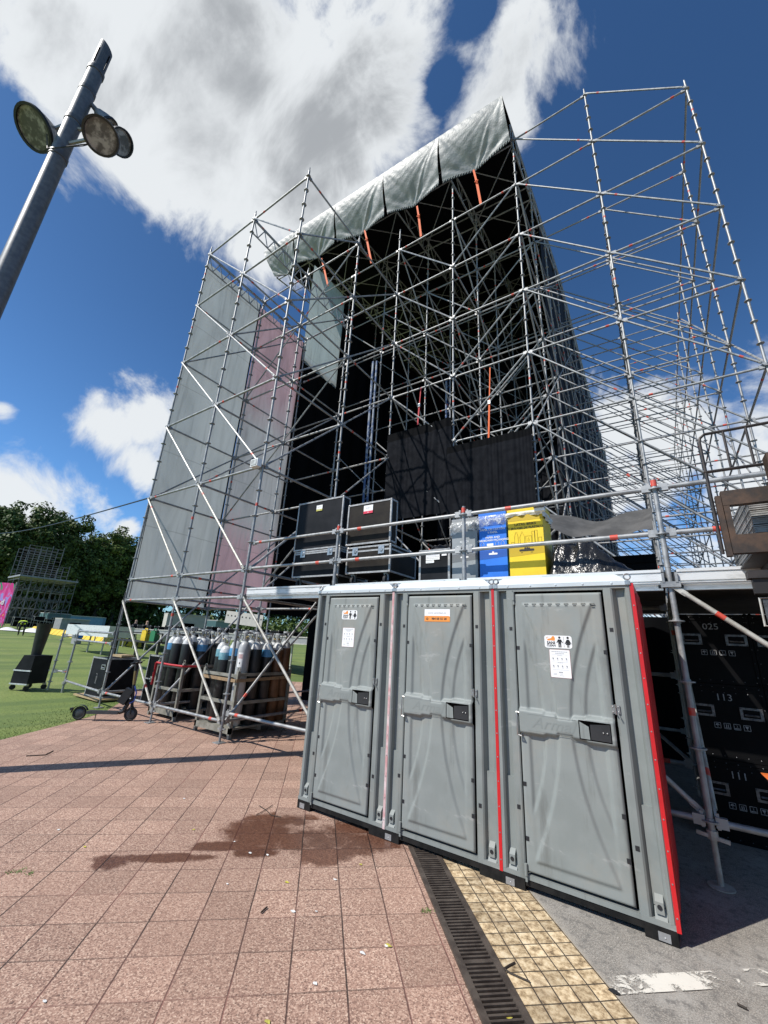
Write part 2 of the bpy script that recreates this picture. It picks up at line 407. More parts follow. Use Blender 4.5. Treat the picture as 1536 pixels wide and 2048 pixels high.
def paver_mat():
    m = bpy.data.materials.new('red_granite_paving'); m.use_nodes = True; T = NT(m.node_tree); b = m.node_tree.nodes['Principled BSDF']
    P, s, t = gridcoords(T)
    js = joint(T, s, 0.002, TILE, 0.0045, P); jt = joint(T, t, 2.548, TILE, 0.0045, P)
    J = T.math('MAXIMUM', js, jt)
    jn = T.noise(P, 1.3, 3)
    vor = T.node('ShaderNodeTexVoronoi', feature='F1'); T.put(vor.inputs['Vector'], P); vor.inputs['Scale'].default_value = 150
    chips = T.vmath('DOT_PRODUCT', vor.outputs['Color'], (0.5,0.3,0.2), out=1)
    n2 = T.noise(P, 60, 4, 0.7)
    f = T.math('ADD', T.math('MULTIPLY', chips, 0.66), T.math('MULTIPLY', n2, 0.5))
    col = T.ramp(f, [(0.24,(0.08,0.048,0.037)),(0.43,(0.225,0.131,0.097)),(0.61,(0.40,0.248,0.183)),(0.83,(0.63,0.46,0.35))])
    tone = T.math('MULTIPLY_ADD', cellid(T, s, t, 0.002, 2.548, TILE), 0.30, 0.84)
    col = T.vmath('SCALE', col, scale=tone)
    big = T.step(T.noise(P, 0.9, 4), 0.35, 0.7)
    col = T.mix(T.math('MULTIPLY', big, 0.35), col, (0.30,0.18,0.13))
    jc = T.ramp(jn, [(0.44,(0.03,0.018,0.014)),(0.60,(0.24,0.11,0.085))])
    col = T.mix(T.math('MAXIMUM', T.math('MULTIPLY', js, 0.9), T.math('MULTIPLY', jt, 0.55)), col, jc)
    # the wet patch in front of the cabins
    cid = cellid(T, s, t, 0.002, 2.548, TILE)
    wn = T.math('ADD', T.math('MULTIPLY_ADD', T.noise(P, 9.0, 6, 0.7), 1.7, -0.85), T.math('MULTIPLY_ADD', cid, 1.0, -0.45))
    acc = None
    for cs, ct, rs, rt in ((0.16,4.12,0.52,0.38),(0.50,4.05,0.36,0.26),(-0.15,4.48,0.30,0.2),(-0.30,4.28,0.40,0.34),(-0.62,4.0,0.30,0.10),(-1.02,3.83,0.46,0.075),(0.22,3.86,0.24,0.16),(-0.35,3.9,0.25,0.12),(-1.33,3.78,0.12,0.12)):
        a = T.math('DIVIDE', T.math('SUBTRACT', s, cs), rs); c = T.math('DIVIDE', T.math('SUBTRACT', t, ct), rt)
        e = T.math('SUBTRACT', 1.0, T.math('ADD', T.math('MULTIPLY', a, a), T.math('MULTIPLY', c, c)))
        acc = e if acc is None else T.math('MAXIMUM', acc, e)
    wet = T.step(T.math('ADD', acc, wn), -0.12, 0.55)
    col = T.mix(wet, col, T.mix(1.0, col, (0.34,0.235,0.19), 'MULTIPLY'))
    # pale dried splashes
    sp = T.step(T.noise(P, 2.2, 6, 0.7, 0.6), 0.70, 0.78)
    col = T.mix(T.math('MULTIPLY', sp, 0.35), col, (0.55,0.48,0.43))
    T.put(b.inputs['Base Color'], col)
    T.put(b.inputs['Roughness'], T.math('MULTIPLY_ADD', wet, -0.42, 0.80))
    bn = T.node('ShaderNodeBump'); bn.inputs['Strength'].default_value = 0.55; bn.inputs['Distance'].default_value = 0.004
    T.put(bn.inputs['Height'], T.math('SUBTRACT', f, T.math('MULTIPLY', J, 2.2))); T.l.new(bn.outputs[0], b.inputs['Normal'])
    return m
def yellow_mat():
    m = bpy.data.materials.new('yellow_hydraulic_tile'); m.use_nodes = True; T = NT(m.node_tree); b = m.node_tree.nodes['Principled BSDF']
    P, s, t = gridcoords(T)
    J = T.math('MAXIMUM', joint(T, s, 1.105, 0.099, 0.0034, P, 0.006), joint(T, t, 2.5, 0.099, 0.0034, P, 0.006))
    n = T.noise(P, 22, 6, 0.72); n2 = T.noise(P, 5, 4)
    col = T.ramp(n, [(0.33,(0.11,0.075,0.04)),(0.44,(0.36,0.26,0.145)),(0.55,(0.60,0.47,0.29)),(0.73,(0.76,0.66,0.48))])
    tone = T.math('MULTIPLY_ADD', cellid(T, s, t, 1.105, 2.5, 0.099), 0.4, 0.78)
    col = T.vmath('SCALE', col, scale=tone)
    col = T.mix(T.math('MULTIPLY', T.step(n2, 0.5, 0.75), 0.5), col, (0.22,0.16,0.10))
    col = T.mix(J, col, (0.055,0.042,0.03))
    T.put(b.inputs['Base Color'], col); b.inputs['Roughness'].default_value = 0.8
    bn = T.node('ShaderNodeBump'); bn.inputs['Strength'].default_value = 0.8; bn.inputs['Distance'].default_value = 0.006
    T.put(bn.inputs['Height'], T.math('SUBTRACT', T.math('MULTIPLY', n, 0.5), T.math('MULTIPLY', J, 1.6))); T.l.new(bn.outputs[0], b.inputs['Normal'])
    return m
def asphalt_mat():
    m = bpy.data.materials.new('grey_asphalt'); m.use_nodes = True; T = NT(m.node_tree); b = m.node_tree.nodes['Principled BSDF']
    P, s, t = gridcoords(T)
    n = T.noise(P, 140, 3, 0.7); n2 = T.noise(P, 2.2, 6, 0.6); n3 = T.noise(P, 17, 7, 0.72)
    col = T.ramp(n, [(0.30,(0.105,0.096,0.084)),(0.50,(0.245,0.226,0.198)),(0.72,(0.48,0.45,0.395))])
    col = T.mix(T.math('MULTIPLY', T.step(n2, 0.45, 0.7), 0.55), col, (0.40,0.38,0.345))
    col = T.mix(T.math('MULTIPLY', T.step(n3, 0.48, 0.66), 0.75), col, (0.12,0.114,0.105))
    edge = T.math('SUBTRACT', 1.0, T.step(T.math('ADD', s, T.math('MULTIPLY', n3, 0.06)), 1.625, 1.70))
    col = T.mix(T.math('MULTIPLY', edge, 0.8), col, (0.36,0.33,0.28))
    T.put(b.inputs['Base Color'], col); b.inputs['Roughness'].default_value = 0.85
    bn = T.node('ShaderNodeBump'); bn.inputs['Strength'].default_value = 0.5; bn.inputs['Distance'].default_value = 0.004
    T.put(bn.inputs['Height'], T.math('ADD', n, n3)); T.l.new(bn.outputs[0], b.inputs['Normal'])
    return m
def paint_mat():
    m = bpy.data.materials.new('worn_white_road_paint'); m.use_nodes = True; T = NT(m.node_tree); b = m.node_tree.nodes['Principled BSDF']
    P, s, t = gridcoords(T)
    n = T.noise(T.vmath('MULTIPLY', P, (1,1,1)), 13, 8, 0.78, 0.8); n2 = T.noise(P, 2.6, 3)
    wear = T.math('ADD', T.math('MULTIPLY', n, 0.7), T.math('MULTIPLY', n2, 0.6))
    gap = T.math('MULTIPLY', T.step(s, 2.0, 2.15), T.math('SUBTRACT', 1.0, T.step(s, 2.25, 2.5)))
    T.put(b.inputs['Alpha'], T.math('SUBTRACT', 1.0, T.step(T.math('ADD', wear, T.math('MULTIPLY', gap, 0.08)), 0.605, 0.675)))
    T.put(b.inputs['Base Color'], T.mix(n, (0.74,0.71,0.63), (0.60,0.57,0.5))); b.inputs['Roughness'].default_value = 0.7
    return m
def lawn_mat():
    m = bpy.data.materials.new('mown_grass'); m.use_nodes = True; T = NT(m.node_tree); b = m.node_tree.nodes['Principled BSDF']
    g = T.node('ShaderNodeNewGeometry'); P = g.outputs['Position']
    n = T.noise(P, 0.35, 5, 0.65); n2 = T.noise(P, 22, 4, 0.7); n3 = T.noise(T.vmath('MULTIPLY', P, (1.0,0.16,1)), 0.8, 4)
    col = T.ramp(n2, [(0.3,(0.075,0.115,0.02)),(0.5,(0.155,0.208,0.042)),(0.75,(0.245,0.29,0.078))])
    col = T.mix(T.math('MULTIPLY', T.step(n, 0.45, 0.7), 0.45), col, (0.26,0.265,0.095))
    col = T.mix(T.math('MULTIPLY', T.step(n3, 0.46, 0.62), 0.75), col, (0.085,0.135,0.03))
    T.put(b.inputs['Base Color'], col); b.inputs['Roughness'].default_value = 0.9
    bn = T.node('ShaderNodeBump'); bn.inputs['Strength'].default_value = 0.7; bn.inputs['Distance'].default_value = 0.03
    T.put(bn.inputs['Height'], n2); T.l.new(bn.outputs[0], b.inputs['Normal'])
    return m
PAVM, YTM, ASM, PTM, LWM = paver_mat(), yellow_mat(), asphalt_mat(), paint_mat(), lawn_mat()

mb = MB()
xs = [-700,-300,-150,-100,-80,-62.5]+[-62.5+2.5*k for k in range(1,21)]+[-8,0,20,80,200,600]
ys = [-400,-100,-30,0,10,20,30,40,60,80,110,150,300,700]
vs = [(x,y,lawn_z(x)-0.004) for y in ys for x in xs]; W = len(xs)
mb.add(vs, [(j*W+i, j*W+i+1, (j+1)*W+i+1, (j+1)*W+i) for j in range(len(ys)-1) for i in range(W-1)])
tag(mb.build('lawn', LWM, sharp=180), kind='structure')
# paving with its curved lawn edge
curve = [(-5.2,-12),(-5.6,-6),(-6.3,-2.0),(-7.1,0.6),(-7.75,1.8),(-8.12,2.41),(-8.5,3.0),(-8.86,3.54),(-9.3,4.08),(-9.75,4.52),(-10.6,5.15),(-11.69,5.75),(-12.8,6.6),(-13.6,8.2),(-14,11)]
e0 = st(0.872, -14); e1 = st(0.872, 17)
mb = MB(); mb.add([(x,y,0.0) for x,y in curve]+[(e1.x,e1.y,0),(e0.x,e0.y,0)], [tuple(range(len(curve)+1,-1,-1))])
tag(mb.build('paving', PAVM, flat=True), kind='structure')
def strip(s0, s1, t0, t1, z): return [st(s0,t0)+Vector((0,0,z)), st(s1,t0)+Vector((0,0,z)), st(s1,t1)+Vector((0,0,z)), st(s0,t1)+Vector((0,0,z))]
mb = MB(); mb.add(strip(0.872,1.605,-14,17,-0.002), [(0,1,2,3)]); mb.add(strip(1.105,1.605,-14,17,0.003), [(0,1,2,3)])
tag(mb.build('tile_path', YTM, flat=True), kind='structure')
mb = MB(); mb.add(strip(1.605,70,-60,60,-0.001), [(0,1,2,3)]); tag(mb.build('road', ASM, flat=True), kind='structure')
mb = MB(); mb.add(strip(1.615,6.0,2.43,2.545,0.004), [(0,1,2,3)]); tag(mb.build('road_marking', PTM, flat=True), kind='structure')

# drain: black sheet in place of the shaded slot, frame, cast slats
DR = thing('drain_grating', 'long dark slotted drain grating set between the red paving and the yellow tiles', 'drain', st(0.985,4))
def sbox(mb, s0, s1, t0, t1, z0, z1, mat=0):
    c = [st(s0,t0), st(s1,t0), st(s1,t1), st(s0,t1)]
    mb.add([p+Vector((0,0,z0)) for p in c]+[p+Vector((0,0,z1)) for p in c], [(0,3,2,1),(4,5,6,7),(0,1,5,4),(1,2,6,5),(2,3,7,6),(3,0,4,7)], mat)
CASTM = pbr('cast_iron', (0.055,0.042,0.034), (0.10,0.08,0.065), 14, 0.6, 0.3, 0.3, 90, 0.002)
mb = MB(); sbox(mb, 0.875,1.102,0.5,6.5,-0.001,0.002); mb.build('slot', VOID, DR)
mb = MB()
for a, b_ in ((0.873,0.908),(1.068,1.104)): sbox(mb, a, b_, 0.5, 6.5, 0.0, 0.014)
mb.build('frame', CASTM, DR)
mb = MB(); k = 0; t = 0.52
while t < 6.45:
    wd = 0.026 if k % 18 == 0 else 0.0125
    sbox(mb, 0.909, 1.067, t, t+wd, 0.001, 0.012); t += wd+0.0165; k += 1
mb.build('slats', CASTM, DR)

# grass blades along the lawn edge
mb = MB()
for i in range(5200):
    k = random.random(); j = int(k*(len(curve)-6))+4; j = min(j, len(curve)-2)
    a = Vector((*curve[j],0)); b_ = Vector((*curve[j+1],0)); p = a.lerp(b_, random.random())
    nrm = Vector((-(b_-a).y, (b_-a).x, 0)).normalized()
    p = p + nrm*(abs(random.gauss(0,0.5))-0.02); h = random.uniform(0.006,0.022); an = random.uniform(0,2*pi); wv = Vector((cos(an),sin(an),0))*0.004
    lean = Vector((random.gauss(0,0.008),random.gauss(0,0.008),h)); z = Vector((0,0,lawn_z(p.x)-0.004))
    mb.add([p-wv+z, p+wv+z, p+lean+z], [(0,1,2)])
tag(mb.build('grass', pbr('grass_blade', (0.08,0.135,0.03), (0.15,0.21,0.055), 3, 0.8), flat=True), 'short grass tufts along the curved lawn edge', 'grass', kind='stuff')

# ================================================================== SCAFFOLDING
SCM = [GALV, TAPE, GALVD]
class Scaf:
    def __init__(s, root, cap=96): s.root = root; s.n = {}; s.pool = {}; s.cap = cap; s.metal = None; s.pm = None
    def emit(s, kind, mb):
        s.n[kind] = s.n.get(kind, 0)+1
        if s.n[kind] <= s.cap: return mb.build(kind, [s.metal or SCM[0]]+SCM[1:], s.root, sharp=50)
        p = s.pool.setdefault(kind, MB()); o = len(p.v); p.v += mb.v; p.f += [tuple(i+o for i in f) for f in mb.f]; p.m += mb.m
    def done(s):
        for kind, mb in s.pool.items(): tag(mb.build(kind, [s.pm or SCM[0]]+SCM[1:], s.root, sharp=50), kind='stuff')
    def std(s, x, y, z0, z1, n=8, ros=True, jack=False, node0=0.2, step=0.5):
        mb = MB(); mb.tube((x,y,z0),(x,y,z1),0.0242,n)
        mb.tube((x,y,z1-0.001),(x,y,z1+0.10),0.017,6)
        if ros:
            k = 0
            while node0+k*step < z1-0.03:
                z = node0+k*step; k += 1
                if z < z0: continue
                mb.lathe([(0.026,-0.02),(0.031,-0.02),(0.031,-0.006),(0.061,-0.005),(0.061,0.005),(0.031,0.006),(0.030,0.02)], (x,y,z), max(n,8))
        for z in [node0+1.72+2.0*k for k in range(8)]:
            if z0+0.1 < z < z1-0.1:
                if random.random() < 0.45: mb.tube((x,y,z-0.03),(x,y,z+0.03),0.0256,n,1)
                mb.tube((x,y,z+0.16),(x,y,z+0.34),0.0268,n)
        ob = s.emit('standard', mb)
        if jack:
            j = MB(); j.tube((x,y,0.008),(x,y,z0+0.05),0.018,8); j.cbox((x,y,0.006),(0.15,0.15,0.010))
            j.lathe([(0.02,z0-0.05),(0.034,z0-0.05),(0.034,z0),(0.02,z0)],(x,y,0),8); j.beam((x-0.09,y,z0-0.03),(x+0.09,y,z0-0.02),0.02,0.02)
            for k in range(int(z0/0.012)-2): j.tube((x,y,0.02+k*0.012),(x,y,0.026+k*0.012),0.0195,8) if z0 > 0.15 and k < 20 else None
            s.emit('base_jack', j)
    def led(s, a, b, n=7, tape=None, r=0.0242, kind='ledger'):
        a = Vector(a); b = Vector(b); d = (b-a).normalized(); L = (b-a).length
        mb = MB(); p = a+d*0.06; q = b-d*0.06; mb.tube(p,q,r,n)
        for e, sg in ((a,1),(b,-1)):
            mb.beam(e+d*0.033*sg, e+d*0.11*sg, 0.046, 0.072); 
            mb.beam(e+d*0.05*sg+Vector((0,0,-0.05)), e+d*0.05*sg+Vector((0,0,0.06)), 0.012, 0.022)
        t = tape if tape is not None else (random.choice([0.14,0.2,0.8,0.86,None]))
        if t: mb.tube(a+d*(L*t-0.035), a+d*(L*t+0.035), r*1.05, n, 1)
        s.emit(kind, mb)
    def brace(s, a, b, off=(0,-0.055,0), n=6, worn=False):
        o = Vector(off); a = Vector(a)+o; b = Vector(b)+o; d = (b-a).normalized(); L = (b-a).length
        m = 2 if worn else 0
        mb = MB(); mb.tube(a+d*0.10, b-d*0.10, 0.0212, n, m)
        for e, sg in ((a,1),(b,-1)): mb.beam(e+d*0.02*sg, e+d*0.14*sg, 0.045, 0.018, m, up=o.normalized())
        if random.random() < 0.5:
            t = random.choice([0.15,0.85]); mb.tube(a+d*(L*t-0.035), a+d*(L*t+0.035), 0.0225, n, 1)
        s.emit('brace', mb)

LV = [2.7,4.7,6.7,8.7,10.7,12.7]
# ---- the wing with the banners
WX = [-10.12,-8.03,-5.96]; WY = [4.50,6.62]
SW = Scaf(thing('scaffold_tower', 'tall galvanised scaffold wing at the left carrying the grey and pink banners', 'scaffold', (-8,5.5,0)))
for yi, y in enumerate(WY+[8.72]):
    for xi, x in enumerate(WX):
        if yi == 2 and xi == 2: continue
        SW.std(x, y, 0.22, 12.92 if yi < 2 else 12.8, 8, jack=True)
for y in WY:
    for i in range(2):
        if y == 4.5 : SW.led((WX[i],y,0.30),(WX[i+1],y,0.30), tape=0.85 if i else 0.1, n=8)
        for z in [2.23]+LV:
            if y > 5 and z == 2.7: continue
            SW.led((WX[i],y,z),(WX[i+1],y,z), n=8)
    for i in range(2):
        zz = [0.30,2.23]+LV
        for a, b_ in ([(0,1)] + [(k,k+1) for k in range(2,7)]):
            if y == 4.5: SW.brace((WX[i],y,zz[b_]),(WX[i+1],y,zz[a]), worn=a < 3)
            elif (a+i) % 2: SW.brace((WX[i],y,zz[a]),(WX[i+1],y,zz[b_]))
for x in WX:
    for y0, y1 in ((4.5,6.62),(6.62,8.72)):
        for z in [0.30,2.23,2.7,4.7,6.7,8.7,10.7,12.7]:
            if z == 2.23 and x != WX[2] and y0 > 6: continue
            SW.led((x,y0,z),(x,y1,z))
        for k in range(6):
            zz = [0.30,2.7,4.7,6.7,8.7,10.7,12.7]
            if x == WX[2]: SW.brace((x,y0,zz[k]),(x,y1,zz[k+1]), off=(0.055,0,0))
            elif (k + (y0 > 6)) % 2 == 0: SW.brace((x,y0,zz[k]),(x,y1,zz[k+1]), off=(0.055,0,0))
for i in range(2):
    for z in (4.7,8.7,12.7): SW.led((WX[i],8.72,z),(WX[i+1],8.72,z))
def lattice_girder(mb, a, b, h=0.45, n=6, bays=6, r=0.022, mat=0):
    a = Vector(a); b = Vector(b); dn = Vector((0,0,-h))
    mb.tube(a,b,r,n,mat); mb.tube(a+dn,b+dn,r,n,mat)
    for k in range(bays):
        p = a.lerp(b,k/bays); q = a.lerp(b,(k+1)/bays); m_ = a.lerp(b,(k+.5)/bays)
        mb.tube(p, m_+dn, r*0.7, 5, mat); mb.tube(m_+dn, q, r*0.7, 5, mat)
for x in (WX[0],WX[1]):
    for y0, y1 in ((4.5,6.62),(6.62,8.72)):
        mb = MB(); lattice_girder(mb,(x+0.03,y0,12.62),(x+0.03,y1,12.62)); SW.emit('lattice_girder', mb)
SW.done()

# ---- the stage house
def roof_z(x, y): return 19.35-0.175*abs(y-17.5)+(-1.95-x)*0.06
SX = [-5.96,-3.93,-1.91]; SY = [8.74,10.85,12.96,15.07,17.18]
SS = Scaf(thing('stage_scaffold', 'dark stage house scaffold under the silver roof tarpaulin', 'scaffold', (-4,9,2.4)))
SL = [2.7,4.7,6.7,8.7,10.7,12.7,14.7]
for j, y in enumerate(SY):
    SS.metal = GALV if j == 0 else GALVI; SS.pm = GALVI
    for x in SX:
        top = 16.3 if (j == 0 and x > -5.9 and x < -2) else (15.6 if j == 0 and x < -5 else (16.95 if j == 0 else roof_z(x,y)-0.9))
        SS.std(x, y, 0.22 if j == 0 else 2.45, top, 8 if j < 2 else 6, jack=j == 0)
    for z in SL:
        for i in range(2): SS.led((SX[i],y,z),(SX[i+1],y,z), n=8 if j == 0 else 6)
    for k in range(6):
        if j < 5:
            SS.brace((SX[0],y,SL[k+1]),(SX[1],y,SL[k])); SS.brace((SX[1],y,SL[k]),(SX[2],y,SL[k+1]))
for x in SX:
    for j in range(4):
        for z in SL: SS.led((x,SY[j],z),(x,SY[j+1],z), n=6)
        for k in range(6):
            if x != SX[1] or (k+j) % 2: SS.brace((x,SY[j],SL[k+1]),(x,SY[j+1],SL[k]), off=(0.05,0,0))
# front of the house: more legs towards the opening, seen between banners and roof
for j, y in enumerate((8.74,10.85,12.96)):
    for x in (-10.0,-8.0):
        if j: SS.std(x,y,2.45,roof_z(x,y)-0.9,6)
        for z in (6.7,10.7,12.7,14.7): SS.led((x,y,z),(x+2.03,y,z), n=6)
        if j: SS.brace((x,y,14.7),(x+2.03,y,12.7)); SS.brace((x,y,8.7),(x+2.03,y,6.7))
SS.done()

# ---- the tall lattice at the right
RX = [-1.91,0.13,2.18]; RY = [8.76+2.11*j for j in range(12)]
RS = Scaf(thing('scaffold_lattice', 'open sunlit scaffold lattice running back beside the black stage wall at the right', 'scaffold', (1.1,9,0)))
RL = [2.7,4.7,6.7,8.7,10.7,12.7,14.7]
for j, y in enumerate(RY):
    nn = 8 if j < 4 else 6; RS.metal = (GALV,GALVM,GALVM)[j] if j < 3 else GALVI; RS.pm = GALVI
    if j > 4: RS.std(RX[0], y, 0.1, 16.9, 6)
    RS.std(RX[1], y, 0.1, 16.9 if j == 0 else 14.95, nn, jack=j < 2); RS.std(RX[2], y, 0.1, 14.95, nn, jack=j < 2)
    for z in RL+([16.7] if j == 0 else []):
        RS.led((RX[0],y,z),(RX[1],y,z), n=nn)
        if z < 16: RS.led((RX[1],y,z),(RX[2],y,z), n=nn)
    for k in range(6):
        RS.brace((RX[0],y,RL[k+1]),(RX[1],y,RL[k]), n=nn); RS.brace((RX[1],y,RL[k+1]),(RX[2],y,RL[k]), n=nn)
    if j == 0: RS.brace((RX[0],y,16.7),(RX[1],y,14.7), n=8); RS.brace((RX[1],y,16.7),(RX[2],y,14.7), n=8)
    for i in (0,1): RS.led((RX[i],y,0.5),(RX[i+1],y,0.5), n=6)
for j in range(11):
    for x in RX:
        for z in RL: RS.led((x,RY[j],z),(x,RY[j+1],z), n=6)
RS.metal = GALVM
for k in range(4):
    RS.brace((RX[2],RY[k],6.7+2*k),(RX[2],RY[k+1],8.7+2*k), off=(0.06,0,0)); RS.brace((RX[2],RY[k],2.7+2*k),(RX[2],RY[k+1],4.7+2*k), off=(0.06,0,0))
for j in range(8):
    for k in range(6):
        if (j+k) % 2 == 0: RS.brace((RX[0],RY[j],RL[k]),(RX[0],RY[j+1],RL[k+1]), off=(0.05,0,0))
# third bay lower down at the right
for j, y in enumerate(RY[:6]):
    RS.std(4.22, y, 0.1, 6.9, 7)
    for z in (2.7,4.7,6.7): RS.led((RX[2],y,z),(4.22,y,z), n=7)
    RS.brace((RX[2],y,6.7),(4.22,y,4.7)); RS.brace((RX[2],y,4.7),(4.22,y,2.7))
RS.done()

# ---- roof
RF = thing('stage_roof', 'stage roof with black underside and dark lattice trusses', 'roof', (-7,17,17))
mb = MB()
def rf(dz, flip):
    def fn(u, v):
        x = -1.97-11.0*u; y = 8.02+25.4*v
        return (x, y, roof_z(x,y)+dz)
    return fn
mb.grid(10, 24, rf(0.0,0), 0); mb.grid(10, 24, rf(-0.06,0), 1)
mb.build('roof_cover', [TARP, CLOTHD], RF, sharp=60)
TX = [-1.99,-4.12,-6.35,-8.62,-10.95,-12.9]
for x in TX:
    mb = MB(); ny = 22
    for k in range(ny):
        y0 = 8.85+k*1.12; y1 = y0+1.12
        A = Vector((x,y0,roof_z(x,y0)-0.16)); B = Vector((x,y1,roof_z(x,y1)-0.16)); dn = Vector((0,0,-0.75))
        mb.tube(A,B,0.03,6); mb.tube(A+dn,B+dn,0.03,6); mb.tube(A+dn,A.lerp(B,.5),0.018,5); mb.tube(A.lerp(B,.5),B+dn,0.018,5); mb.tube(A,A+dn,0.016,5)
    mb.build('roof_truss', GALVI, RF)
for k in range(8):
    y = 9.0+k*2.3; mb = MB()
    mb.tube((TX[0],y,roof_z(TX[0],y)-0.2),(TX[-1],y,roof_z(TX[-1],y)-0.2),0.026,6)
    mb.tube((TX[0],y,roof_z(TX[0],y)-0.9),(TX[-1],y,roof_z(TX[-1],y)-0.9),0.026,6)
    for i in range(5):
        mb.tube((TX[i],y,roof_z(TX[i],y)-0.9),(TX[i+1],y+2.3,roof_z(TX[i+1],y+2.3)-0.9),0.02,5)
        mb.tube((TX[i],y+2.3,roof_z(TX[i],y+2.3)-0.2),(TX[i+1],y,roof_z(TX[i+1],y)-0.2),0.02,5)
    mb.build('purlin', GALVI, RF)

# tarpaulin skirts hanging at the eave
tops = [-1.97,-4.10,-6.33,-8.60,-10.95,-12.95]; bots = [-1.93,-4.22,-6.45,-8.88,-11.15,-12.6]
zbot = [16.33,16.36,16.55,16.80,17.05,17.15]
TL = ['silver roof tarpaulin skirt at the right corner, with the pointed top edge', 'silver tarpaulin skirt second from the pointed roof corner', 'creased silver tarpaulin skirt in the middle of the eave',
      'silver tarpaulin skirt behind the topmost scaffold ledger, fourth from the roof corner', 'short silver tarpaulin skirt at the low left end of the eave']
for i in range(5):
    mb = MB(); rr = random.Random(20+i)
    xa, xb = tops[i], tops[i+1]; ba, bb = bots[i]-(0.0 if i == 0 else 0.12), bots[i+1]+0.02
    ph = [rr.uniform(0,6) for _ in range(6)]
    def fn(u, v, xa=xa, xb=xb, ba=ba, bb=bb, i=i, ph=ph):
        xt = xa+(xb-xa)*u; xo = ba+(bb-ba)*u; x = xt+(xo-xt)*v
        zt = roof_z(xt,8.02)+0.02; zb = zbot[i]+(zbot[i+1]-zbot[i])*u
        y = 8.02+0.66*v**1.2
        us = 0.53; w_ = min(v, (1-u)/(1-us), u/us)
        y = 8.02+0.50*v**1.3
        bulge = 0.10*sin(pi*min(1,v*1.15+0.05))*(0.6+0.4*sin(pi*u))-0.22*max(0,w_)**1.25
        an = atan2(u-us, 1.06-v); an1 = atan2(v+0.04, u+0.03); an2 = atan2(v+0.04, 1.03-u)
        f = 0.014*sin(an*13+ph[0])*sstep(0.35,0.85,v)+(0.010*sin(an1*19+ph[1])*sstep(0.6,0.05,u)+0.010*sin(an2*17+ph[2])*sstep(0.4,0.95,u)+0.003*sin(an1*41+ph[3]+3*u))*sstep(0.08,0.4,v)+0.003*sin((u*5+v*3)*9+ph[4])
        f = (f + 0.04*exp(-((u-us*(v*0.9+0.02)-0.02)/0.025)**2)*sstep(0.1,0.6,v))*sstep(1.08,0.8,v)
        return (x, y-bulge-f, zt+(zb-zt)*v-0.03*sin(pi*u)*v)
    mb.grid(56, 44, fn, 0, lambda u, v: 1 if v > 0.955 else 0)
    mb.grid(56, 44, lambda u, v, fn=fn: Vector(fn(u,v))+Vector((0,0.012,0)), 1)
    for k in range(26):                                 # white lacing through the hem
        a = Vector(fn(k/26,0.955)); b_ = Vector(fn((k+0.6)/26,1.0)); mb.tube(a+Vector((0,-0.012,0)), b_+Vector((0,-0.012,0.01)), 0.011, 4, 2)
    tag(mb.build('roof_tarpaulin', [TARP,TARPB,WHITE], sharp=70), TL[i], 'tarpaulin', 'silver tarpaulin skirts along the stage eave')
# orange ratchet straps from the skirts to the scaffold
SLB = ['orange strap from the tarpaulin skirt nearest the roof corner', 'orange strap second from the pointed roof corner', 'orange strap hanging from the middle tarpaulin skirt', 'orange strap knotted beside the top of the left scaffold wing']
for i in range(4):
    px = [(947,340,962,410),(834,412,842,473),(728,455,743,526),(643,517,656,572)][i]
    a = ony(px[0],px[1],8.66); b_ = ony(px[2],px[3],8.74)
    mb = MB(); m_ = a.lerp(b_,0.38)+Vector((0.02,-0.02,0)); d = (b_-a).normalized()
    for p, q, ww in ((a,m_,0.06),(m_,b_,0.075)):
        mb.beam(p,q,ww,0.012,0,up=(0,-1,0.2))
    mb.path([m_+Vector((0.0,-0.02,0.05)),m_+Vector((-0.05,-0.03,0.0)),m_+Vector((0.0,-0.03,-0.06)),m_+Vector((0.05,-0.02,0.02))],0.018,5,0,True)
    tag(mb.build('ratchet_strap', ORSTRAP, sharp=60), SLB[i], 'strap', 'orange straps below the roof tarpaulin')
for (p0,p1,y,mm,lab) in (((980,735),(977,885),8.70,ORSTRAP,'thin orange strap hanging above the lower black drape'),((842,775),(835,850),8.70,REDSTRAP,'red strap tied beside the higher black drape')):
    a = ony(*p0,y); b_ = ony(*p1,y); mb = MB()
    mb.beam(a,a.lerp(b_,.48),0.028,0.01,0,up=(0,-1,0.2)); mb.beam(a.lerp(b_,.48),b_,0.042,0.01,0,up=(0,-1,0.2)); mb.cbox(a.lerp(b_,.48),(0.06,0.05,0.1),1)
    tag(mb.build('ratchet_strap',[mm,STEEL]),lab,'strap')

# ---- cloths
def drape(name, fn, nu, nv, mats, lab, cat, group=None, matfn=None):
    mb = MB(); mb.grid(nu, nv, fn, 0, matfn); o = mb.build(name, mats, sharp=75)
    return tag(o, lab, cat, group)
def backwall(u, v):
    y = 12.9+20.5*u; z = 2.45+(roof_z(-2,y)-0.3-2.45)*v
    return (-2.06+0.05*sin(y*9)+0.03*sin(y*21+2)*(1-v*0.5), y, z)
drape('stage_backdrop', backwall, 320, 4, [NETB], 'tall black cloth wall along the back of the stage beside the open lattice', 'backdrop')
def mask1(u, v): y = 8.60+10.9*u; return (-10.32+0.04*sin(y*8), y, 2.3+((12.0 if y < 10.75 else 17.0)-2.3)*v)  # added sheet, closes the open front so the interior stays dark
drape('darkening_sheet', mask1, 90, 3, [CLOTHD], 'added black sheet across the open stage front, keeping the interior dark', 'drape')
def mask2(u, v): x = -10.5+8.5*u; return (x, 19.3+0.04*sin(x*8), 2.3+(18.6-2.3)*v)  # added sheet, backs the scaffold so the interior stays dark
drape('darkening_sheet', mask2, 60, 3, [CLOTHD], 'added black sheet inside the stage, keeping its far part dark', 'drape')
